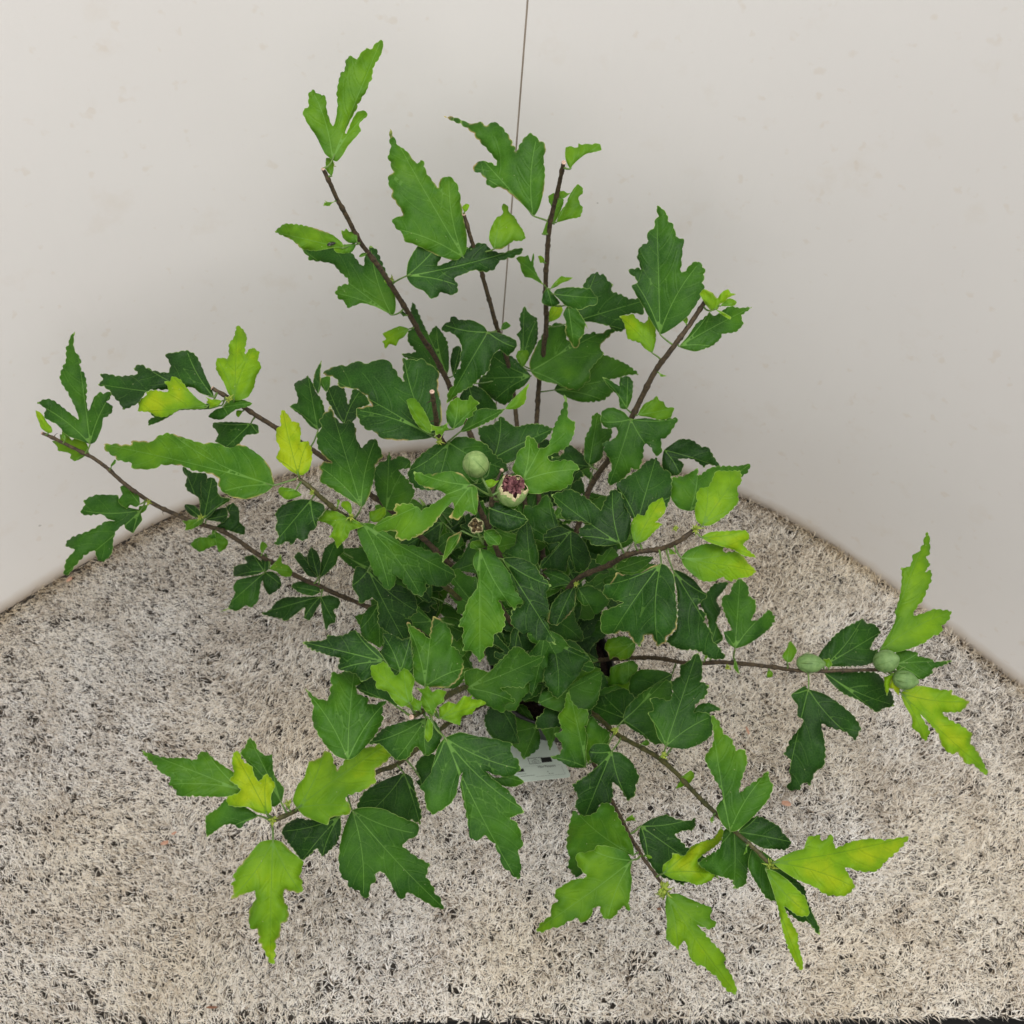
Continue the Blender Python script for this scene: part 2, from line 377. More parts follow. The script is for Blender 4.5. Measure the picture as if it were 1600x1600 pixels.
    st2 = np.sin(tilt + bend)[:, None]; ct2 = np.maximum(np.cos(tilt + bend)[:, None], -0.25)
    d2 = d + sd * curl
    p2 = p1 + (d2 * st2 + up * ct2) * (ln * 0.6)[:, None]
    p2[:, 2] = np.maximum(p2[:, 2], 0.0)
    kp = ~(holes(p2[:, 0], p2[:, 1]) | holes((p1[:, 0] + p2[:, 0]) / 2, (p1[:, 1] + p2[:, 1]) / 2) & (rng.random(n) < 0.8))
    x, y, b0, p1, p2, sd, wd = x[kp], y[kp], b0[kp], p1[kp], p2[kp], sd[kp], wd[kp]; n = len(x)
    V = np.empty((n, 5, 3), np.float32); hw = (wd / 2)[:, None]
    V[:, 0] = b0 - sd * hw; V[:, 1] = b0 + sd * hw; V[:, 2] = p1 + sd * hw; V[:, 3] = p1 - sd * hw; V[:, 4] = p2
    base = (np.arange(n) * 5)[:, None]
    loops = np.concatenate([base + np.array([[0, 1, 2, 3]]), base + np.array([[3, 2, 4]])], 1).astype(np.int32).ravel()
    ls = (np.arange(n) * 7)[:, None] + np.array([[0, 4]]); lt = np.tile(np.array([4, 3]), (n, 1))
    me = bpy.data.meshes.new("artificial_grass")
    me.vertices.add(n * 5); me.vertices.foreach_set('co', V.ravel())
    me.loops.add(n * 7); me.loops.foreach_set('vertex_index', loops)
    me.polygons.add(n * 2); me.polygons.foreach_set('loop_start', ls.ravel().astype(np.int32))
    me.update(calc_edges=True)
    tone = np.clip(0.71 + rng.normal(0, 0.23, n) + (vnoise(x, y, 22, 8) - .5) * 0.34 + (vnoise(x, y, 5, 9) - .5) * 0.16, 0, 1)
    old = rng.random(n) < 0.035; tone[old] = rng.uniform(0.02, 0.2, old.sum())
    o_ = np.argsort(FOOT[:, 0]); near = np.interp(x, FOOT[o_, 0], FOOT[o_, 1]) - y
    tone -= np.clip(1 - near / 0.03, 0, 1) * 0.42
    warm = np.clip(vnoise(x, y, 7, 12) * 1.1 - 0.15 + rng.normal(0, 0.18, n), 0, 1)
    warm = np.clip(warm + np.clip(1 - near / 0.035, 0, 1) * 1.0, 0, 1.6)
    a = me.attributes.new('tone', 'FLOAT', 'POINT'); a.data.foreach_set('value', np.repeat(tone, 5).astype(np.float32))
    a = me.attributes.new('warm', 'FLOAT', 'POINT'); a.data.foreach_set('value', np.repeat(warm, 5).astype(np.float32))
    m, nt, N, L, P = newmat("turf_fibre")
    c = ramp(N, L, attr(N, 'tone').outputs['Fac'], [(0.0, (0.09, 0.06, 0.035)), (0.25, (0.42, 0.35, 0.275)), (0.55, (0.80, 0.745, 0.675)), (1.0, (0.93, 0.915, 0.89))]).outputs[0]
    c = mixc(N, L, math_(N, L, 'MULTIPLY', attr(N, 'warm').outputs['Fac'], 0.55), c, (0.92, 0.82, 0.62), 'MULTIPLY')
    L.new(c, P.inputs['Base Color']); P.inputs['Roughness'].default_value = 0.55; P.inputs['Specular IOR Level'].default_value = 0.3
    me.materials.append(m)
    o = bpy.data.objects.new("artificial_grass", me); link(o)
    tag(o, "worn cream artificial grass covering the ground under the shrub", "grass", kind="stuff")
    print("blades", n)
turf()

# bits lying on the turf
def ground_strip(pxs, z, r, mat, name, label, cat):
    P3 = catmull([ground(x, y, z + 0.002 * math.sin(i * 2.1)) for i, (x, y) in enumerate(pxs)], 6)
    V, F = tube(P3, [r] * len(P3), 6); o = mesh_obj(name, V, F, mat, origin=P3[0]); return tag(o, label, cat)
THREAD = simple("dark_thread", (0.02, 0.02, 0.018), (0.05, 0.045, 0.04), 60, 0.6)
ground_strip([(376, 1470), (388, 1500), (400, 1525), (425, 1550), (448, 1575), (462, 1595)], 0.014, 0.00035, THREAD, "thread", "thin dark thread curled on the turf at bottom left", "thread")
ground_strip([(392, 1465), (390, 1485), (393, 1500)], 0.014, 0.0003, THREAD, "thread", "short dark hair on the turf beside the longer thread", "thread")
def flake(px, py, w_, h_, rot, name, label, cat, mat):
    c = ground(px, py, 0.011); k = 7; V = [c + np.array([0, 0, 0.0012])]; F = []
    for i in range(k):
        a = 2 * math.pi * i / k; rr = 0.75 + 0.4 * random.random()
        dx = w_ * rr * math.cos(a); dy = h_ * rr * math.sin(a)
        V.append(c + np.array([dx * math.cos(rot) - dy * math.sin(rot), dx * math.sin(rot) + dy * math.cos(rot), random.uniform(-0.001, 0.001)]))
    for i in range(k): F.append((0, 1 + i, 1 + (i + 1) % k))
    o = mesh_obj(name, V, F, mat, origin=c); return tag(o, label, cat)
BROWN = simple("dry_leaf_brown", (0.12, 0.055, 0.03), (0.26, 0.12, 0.07), 150, 0.8)
RUST = simple("rusty_flake", (0.33, 0.17, 0.11), (0.45, 0.27, 0.19), 150, 0.8)
for a in [(330, 1574, .009, .0018, 0.0, "dark brown dry sliver on the turf along the bottom left edge", BROWN), (258, 1317, .006, .003, 0.2, "pale rusty flake on the turf left of the lowest yellow leaves", RUST),
          (108, 905, .006, .004, 0.7, "pinkish flake on the turf under the lowest left leaf tip", RUST), (1168, 1141, .006, .0022, 1.8, "rusty sliver on the turf above the pointed lime leaf at right", RUST),
          (1228, 1255, .008, .0035, 2.9, "rusty flake on the turf right of the upright lime leaf", RUST), (272, 1302, .005, .002, 0.4, "small rusty flake on the turf beneath the leftmost low leaf", RUST),
          (1030, 1420, .0035, .002, 0.1, "tiny brown crumb on the turf under the front twig tip", BROWN)]:
    flake(*a[:5], "leaf_fragment", a[5], "leaf fragment", a[6])

# ------------------------------------------------------------------ the shrub
PX, PY, PZ = 862, 1048, 0.125      # where the stems leave the soil
root_c = at(PX, PY, depth_for_z(PX, PY, PZ)); root_c[2] = 0
shrub = bpy.data.objects.new("potted_shrub", None); shrub.empty_display_size = 0.05; link(shrub, None, root_c)
tag(shrub, "bushy green shrub with lobed leaves and round buds in a black pot", "shrub")

def lathe(prof, n=48, c=(0, 0, 0)):
    V = []; F = []
    for r, z in prof:
        for k in range(n):
            a = 2 * math.pi * k / n; V.append((c[0] + r * math.cos(a), c[1] + r * math.sin(a), c[2] + z))
    for i in range(len(prof) - 1):
        for k in range(n): F.append((i * n + k, i * n + (k + 1) % n, (i + 1) * n + (k + 1) % n, (i + 1) * n + k))
    return V, F
V, F = lathe([(0.001, 0.006), (0.060, 0.006), (0.062, 0.008), (0.074, 0.118), (0.080, 0.120), (0.082, 0.124), (0.083, 0.142), (0.081, 0.144), (0.079, 0.142), (0.077, 0.122), (0.072, 0.118), (0.062, 0.012)], c=root_c)
mesh_obj("pot", V, F, POT, shrub, origin=root_c)
V = [(root_c[0], root_c[1], PZ + 0.004)]; F = []; nr, na = 14, 40
for i in range(1, nr + 1):
    for k in range(na):
        a = 2 * math.pi * k / na; r = 0.0755 * i / nr
        V.append((root_c[0] + r * math.cos(a), root_c[1] + r * math.sin(a), PZ + random.uniform(-0.003, 0.004)))
for k in range(na): F.append((0, 1 + k, 1 + (k + 1) % na))
for i in range(nr - 1):
    for k in range(na): F.append((1 + i * na + k, 1 + (i + 1) * na + k, 1 + (i + 1) * na + (k + 1) % na, 1 + i * na + (k + 1) % na))
mesh_obj("soil", V, F, SOIL, shrub, origin=(root_c[0], root_c[1], PZ))

# branches: pixels with heights (m) above the turf, from tip to root; radius in mm at tip and root
R_ = (PX, PY, 0.12)
BR = {
 0: ([(505, 264, .74), (528, 312, .705), (560, 372, .655), (585, 405, .625), (612, 445, .59), (655, 520, .515), (695, 590, .44), (745, 700, .34), (800, 860, .23), R_], 2.1, 4.2),
 1: ([(725, 335, .665), (735, 370, .64), (752, 425, .59), (775, 508, .51), (795, 570, .43), (808, 650, .36), (825, 820, .24), R_], 2.0, 3.8),
 2: ([(881, 254, .74), (870, 310, .69), (857, 372, .635), (853, 450, .56), (852, 520, .485), (838, 650, .35), (845, 830, .23), R_], 2.2, 4.0),
 3: ([(1104, 468, .60), (1080, 505, .575), (1050, 545, .55), (1025, 580, .52), (990, 648, .46), (955, 712, .40), (920, 768, .34), (885, 900, .23), R_], 2.6, 4.4),
 4: ([(332, 607, .52), (365, 627, .51), (400, 650, .49), (440, 675, .465), (500, 712, .43), (570, 768, .38), (612, 800, .35), (720, 900, .25), R_], 2.4, 4.0),
 5: ([(466, 747, .53), (490, 765, .52), (525, 795, .49), (552, 812, .47), (600, 842, .42), (680, 900, .33), (770, 980, .22), R_], 2.3, 3.8),
 6: ([(66, 677, .46), (110, 698, .45), (155, 722, .435), (195, 757, .42), (240, 788, .40), (300, 815, .375), (350, 832, .35), (400, 865, .32), (460, 898, .28), (520, 925, .245), (580, 950, .21), (720, 1010, .16), R_], 2.0, 3.6),
 7: ([(1085, 828, .52), (1062, 845, .51), (1035, 856, .49), (985, 863, .47), (950, 882, .43), (895, 910, .37), (875, 980, .24), R_], 2.4, 3.8),
 8: ([(1392, 1047, .38), (1330, 1047, .375), (1262, 1049, .365), (1210, 1043, .35), (1140, 1035, .325), (1080, 1037, .29), (1035, 1030, .26), (990, 1028, .225), (930, 1032, .18), R_], 2.0, 3.2),
 9: ([(1205, 1352, .41), (1170, 1318, .405), (1128, 1280, .395), (1090, 1245, .38), (1055, 1207, .36), (1020, 1178, .335), (965, 1148, .29), (935, 1122, .25), (905, 1098, .21), R_], 2.0, 3.4),
 10: ([(1036, 1384, .33), (1010, 1348, .325), (995, 1325, .315), (975, 1290, .30), (955, 1252, .275), (930, 1200, .235), (890, 1120, .17), R_], 1.7, 2.8),
 11: ([(424, 1284, .44), (455, 1270, .43), (520, 1240, .40), (590, 1205, .36), (625, 1190, .33), (700, 1130, .27), (790, 1085, .18), R_], 2.2, 3.2),
 12: ([(675, 612, .640), (680, 650, .60), (684, 682, .565), (700, 705, .53), (740, 780, .42), (800, 920, .25), R_], 2.2, 4.0),
 13: ([(643, 1120, .55), (668, 1106, .525), (682, 1098, .50), (715, 1080, .42), (790, 1060, .27), R_], 2.2, 3.6),
 14: ([(768, 775, .62), (765, 810, .585), (757, 855, .55), (752, 880, .51), (780, 950, .36), (830, 1010, .22), R_], 1.9, 3.6),
}
BP = {}      # dense polyline: pixels + depth + radius
for k, (pts, r0, r1) in BR.items():
    A = np.array([(x, y, float(depth_for_z(x, y, z))) for x, y, z in pts])
    D = catmull(A, 8); t = np.linspace(0, 1, len(D))
    BP[k] = (D, (r0 + (r1 - r0) * t ** 0.8) * 0.88 / 1000)
def branch_near(k, px, py):
    D, r = BP[k]; i = int(np.argmin((D[:, 0] - px) ** 2 + (D[:, 1] - py) ** 2)); return D[i], r[i], i
BOBJ = {}
BLAB = {0: "long upright stem rising to top left", 2: "tall upright stem nearest the seam's right", 3: "stem rising to the right with a cut tip", 6: "longest arching stem reaching far left", 8: "long bare stem reaching right with buds at its end"}
for k, (D, r) in BP.items():
    P3 = at(D[:, 0], D[:, 1], D[:, 2])
    rr = r.copy()
    # nodes: swellings at intervals
    L_ = np.concatenate([[0], np.cumsum(np.linalg.norm(np.diff(P3, axis=0), axis=1))])
    nd = np.arange(0.012, L_[-1], 0.036)
    for q in nd: rr = rr * (1 + 0.28 * np.exp(-((L_ - q) / 0.0022) ** 2))
    s = np.linspace(0, L_[-1], int(L_[-1] / 0.0022)); P4 = np.stack([np.interp(s, L_, P3[:, i]) for i in range(3)], 1)
    r4 = np.interp(s, L_, r)
    for q in nd: r4 = r4 * (1 + 0.30 * np.exp(-((s - q) / 0.0020) ** 2))
    r4 = r4 * (1 + 0.04 * rng.normal(size=len(r4)))
    wob = np.cumsum(rng.normal(0, 0.00012, (len(s), 3)), axis=0); wob -= np.linspace(0, 1, len(s))[:, None] * wob[-1]; P4 = P4 + wob
    parts = [tube(P4, r4, 10)]
    if k in (9, 6, 13, 5, 12, 8):      # little thorn-like stipules at the nodes
        for q in nd[:int(len(nd) * 0.7)]:
            i = int(np.searchsorted(s, q)); i = min(i, len(s) - 2); dv = rng.normal(size=3); dv[2] = abs(dv[2]); t_ = P4[i + 1] - P4[i]; dv -= t_ * np.dot(dv, t_) / np.dot(t_, t_); dv /= np.linalg.norm(dv)
            st = P4[i] + dv * r4[i] * 0.7; parts.append(tube([st, st + dv * .002, st + dv * .004 + t_ * .4, st + dv * .0055 + t_ * 1.2], [.0006, .00045, .0003, .0001], 5))
    V, F = merge(parts)
    green = k in (5, 9, 11, 13)
    o = mesh_obj("branch", V, F, BARKG if green else BARK, shrub, origin=root_c); BOBJ[k] = o
    if k in BLAB: o['label'] = BLAB[k]
    if k not in (8, 9, 10, 11, 14, 7):     # pruned end: pale disc of cut wood
        t0 = P4[0] - P4[1]; t0 /= np.linalg.norm(t0)
        V, F = tube([P4[0] - t0 * .0005, P4[0] + t0 * .0005, P4[0] + t0 * .0009, P4[0] + t0 * .0006], [r4[0] * 1.1, r4[0] * 1.12, r4[0] * .8, r4[0] * .35], 14)
        mesh_obj("cut_end", V, F, CUT, o, origin=P4[0])

VIEW = {'A': (400, 0), 'B': (750, 150), 'C': (0, 480), 'D': (400, 450), 'E': (750, 600), 'F': (400, 850), 'G': (750, 950), 'H': (1100, 800), 'I': (200, 1100), 'J': (800, 1200)}
def parse(view, txt):
    pts = []; tip = None; lobes = []
    for i, tk in enumerate(txt.split()):
        mk = tk[-1] if tk[-1] in '*+' else ''; x, y = tk.rstrip('*+').split(',')
        if view == 'P': pts.append((float(x), float(y)))
        else: pts.append((VIEW[view][0] + float(x) / 3.2, VIEW[view][1] + float(y) / 3.2))
        if mk == '*': tip = i
        if mk == '+': lobes.append(i)
    return np.array(pts), tip, lobes
def inside(P, x, y):
    c = np.zeros(len(x), bool); n = len(P); j = n - 1
    for i in range(n):
        xi, yi = P[i]; xj, yj = P[j]
        m = ((yi > y) != (yj > y)) & (x < (xj - xi) * (y - yi) / (yj - yi + 1e-12) + xi); c ^= m; j = i
    return c
def dseg(X, a, b):
    ab = b - a; t = np.clip(((X - a) @ ab) / (ab @ ab + 1e-12), 0, 1); return np.linalg.norm(X - (a + t[:, None] * ab), axis=1)
def dpoly(X, P):
    return np.min([dseg(X, P[i], P[i + 1]) for i in range(len(P) - 1)], axis=0)

def leaf_mesh(P, tip, lobes, d0, gx, gy, seed, droop=0.16, cup=0.10, wave=1.0):
    """outline P in photograph pixels, base first -> verts (world), faces, attrs"""
    r = np.random.default_rng(seed)
    n = len(P); size = math.sqrt(abs(0.5 * np.sum(P[:, 0] * np.roll(P[:, 1], -1) - np.roll(P[:, 0], -1) * P[:, 1])))
    O = catmull(P, 4, closed=True); Q_ = np.vstack([P, P[:1]]); Ol = np.vstack([Q_[k] + (Q_[k + 1] - Q_[k]) * (j / 4) for k in range(n) for j in range(4)]); O = 0.52 * O + 0.48 * Ol
    area_s = 0.5 * np.sum(P[:, 0] * np.roll(P[:, 1], -1) - np.roll(P[:, 0], -1) * P[:, 1]); sg = 1 if area_s > 0 else -1
    # resample evenly + small teeth
    Oc = np.vstack([O, O[:1]]); sl = np.concatenate([[0], np.cumsum(np.linalg.norm(np.diff(Oc, axis=0), axis=1))])
    step = max(1.6, min(2.6, size / 26)); m = max(24, int(sl[-1] / step)); s = np.linspace(0, sl[-1], m, endpoint=False)
    R = np.stack([np.interp(s, sl, Oc[:, 0]), np.interp(s, sl, Oc[:, 1])], 1)
    base = P[0]; tipp = P[tip] if tip is not None else P[np.argmax(np.linalg.norm(P - base, axis=1))]
    Lpx = np.linalg.norm(tipp - base) + 1e-6
    T = np.roll(R, -1, 0) - np.roll(R, 1, 0); T /= np.linalg.norm(T, axis=1)[:, None] + 1e-9; Nn = np.stack([T[:, 1], -T[:, 0]], 1) * sg
    far = np.clip(np.linalg.norm(R - base, axis=1) / Lpx / 0.35 - 0.35, 0, 1)
    per = max(8.5, size / 8.0); ph = np.abs(np.sin(math.pi * s / per + r.uniform(0, 3) + 0.8 * np.sin(s / 23)))
    amp = min(2.7, size * 0.033) * float(np.clip((sl[-1] / n - 6) / 9, 0.25, 1.0))
    ap = amp * (1 + 0.55 * np.sin(s / per * 0.83 + r.uniform(0, 6)) * np.sin(s / 31 + r.uniform(0, 6)))
    R = R + Nn * ((ph ** 0.65 - 0.66) * ap * far)[:, None]
    # veins
    def curve(a, b, bow):
        d = b - a; nn = np.array([-d[1], d[0]]); t = np.linspace(0, 1, 9)[:, None]; return a + d * t + nn * (bow * 4 * t * (1 - t))
    mid = curve(base, tipp - (tipp - base) * 0.03, r.uniform(-0.02, 0.02)); prim = [mid]
    ax = (tipp - base) / Lpx
    for l in lobes:
        q = P[l]; sd = np.sign(ax[0] * (q - base)[1] - ax[1] * (q - base)[0]); prim.append(curve(base, q - (q - base) * 0.06, -0.05 * sd))
    sec = []
    for vi, v in enumerate(prim):
        a, b = v[0], v[-1]; L_ = np.linalg.norm(b - a); d = (b - a) / (L_ + 1e-9); k = max(2, int(L_ / 27)) if L_ > 22 else 0
        for j in range(k):
            for sd in (-1, 1):
                t = (j + 0.75 + r.uniform(-.15, .15) + (0.25 if sd > 0 else 0)) / (k + 0.6)
                if vi == 0 and lobes and t < 0.28: continue
                if t > 0.93: continue
                ang = rad(r.uniform(44, 62)) * sd; dd = np.array([d[0] * math.cos(ang) - d[1] * math.sin(ang), d[0] * math.sin(ang) + d[1] * math.cos(ang)])
                st = a + (b - a) * t; st = v[int(t * 8)] * (1 - (t * 8 % 1)) + v[min(8, int(t * 8) + 1)] * (t * 8 % 1)
                q = [st]; cur = st
                for _ in range(int(L_ * 0.34 * (1.15 - 0.6 * t) / 4) + 1):
                    cur = cur + dd * 4; dd = dd * 0.95 + d * 0.085; dd /= np.linalg.norm(dd)
                    if not inside(R, np.array([cur[0]]), np.array([cur[1]]))[0] or (vi > 0 and dseg(cur[None], mid[0], mid[-1])[0] < 4): break
                    q.append(cur)
                if len(q) > 2: sec.append(np.array(q))
    # points
    h = step * 1.45; x0, y0 = R.min(0); x1, y1 = R.max(0)
    gxx, gyy = np.meshgrid(np.arange(x0, x1, h), np.arange(y0, y1, h * 0.87)); gxx = gxx + (np.arange(gxx.shape[0]) % 2)[:, None] * h * 0.5
    G = np.stack([gxx.ravel(), gyy.ravel()], 1); G = G + r.normal(0, h * 0.1, G.shape); G = G[inside(R, G[:, 0], G[:, 1])]
    Rc = np.vstack([R, R[:1]])
    vp = []
    for v in prim + sec:
        Lv = np.linalg.norm(np.diff(v, axis=0), axis=1).sum(); kk = max(2, int(Lv / (step * 1.2))); tt = np.linspace(0, 1, kk); ll = np.concatenate([[0], np.cumsum(np.linalg.norm(np.diff(v, axis=0), axis=1))]) / Lv
        vv = np.stack([np.interp(tt, ll, v[:, 0]), np.interp(tt, ll, v[:, 1])], 1); vp.append(vv)
    VP = np.vstack(vp); VP = VP[inside(R, VP[:, 0], VP[:, 1])]; VP = VP[dpoly(VP, Rc) > 0.5] if len(VP) else VP
    if len(G):
        G = G[dpoly(G, Rc) > h * 0.45]
        if len(G) and len(VP): G = G[np.min(np.linalg.norm(G[:, None] - VP[None], axis=2), axis=1) > h * 0.45]
    allp = np.vstack([R, VP, G]) if len(G) else np.vstack([R, VP])
    edges = [(i, (i + 1) % m) for i in range(m)]
    res = geometry.delaunay_2d_cdt([Vector(p) for p in allp], edges, [], 1, 1e-4)
    X = np.array([(v.x, v.y) for v in res[0]]); F = [tuple(f) for f in res[2]]
    # keep faces whose centroid is inside
    cen = np.array([X[list(f)].mean(0) for f in F]); ins = inside(R, cen[:, 0], cen[:, 1]); F = [f for f, q in zip(F, ins) if q]
    sc = d0 / FPX       # metres per pixel at this depth
    vd = np.min([dpoly(X, v) for v in prim], axis=0) * sc
    vs = (np.min([dpoly(X, v) for v in sec], axis=0) if sec else np.full(len(X), 50.)) * sc
    ed = dpoly(X, Rc) * sc
    u = X - base; sdist = np.linalg.norm(u, axis=1) / Lpx
    # primary veins taper: widen distance threshold near the tip
    vd = vd * (0.75 + 0.9 * sdist)
    dm = dseg(X, mid[0], mid[-1]) / Lpx; side = (ax[0] * u[:, 1] - ax[1] * u[:, 0]) / Lpx
    Lm = Lpx * sc
    dep = d0 + sc * (gx * u[:, 0] + gy * u[:, 1] * -1)
    dep += droop * Lm * sdist ** 2
    dep -= cup * Lm * dm * (1 - 0.6 * np.clip(dm * 2, 0, 1))            # halves rise a little from the midrib, then fall
    dep += 0.25 * Lm * np.clip(dm - 0.28, 0, None) ** 1.5 + r.uniform(-.32, .32) * Lm * side * sdist + r.uniform(0, .14) * Lm * np.clip(sdist - .7, 0, None) ** 1.2 * 3
    dep -= 0.0010 * (1 - np.exp(-np.minimum(vd, vs * 1.3) / 0.0025))     # puckering between veins
    a1, a2 = r.uniform(0, 6.28, 2); th = np.arctan2(u[:, 1], u[:, 0])
    wv = wave * min(0.0026, Lm * 0.04) * np.exp(-ed / 0.006) * (np.sin(th * 9 + sdist * 11 + a1) + 0.6 * np.sin(X[:, 0] * .16 + X[:, 1] * .11 + a2))
    dep += wv * np.clip(sdist * 2, 0, 1)
    dep += 0.0022 * np.exp(-ed / 0.0016)                                 # rim turns under
    W = at(X[:, 0], X[:, 1], dep)
    return W, F, dict(vd=vd, vs=vs, ed=ed), abs(area_s)

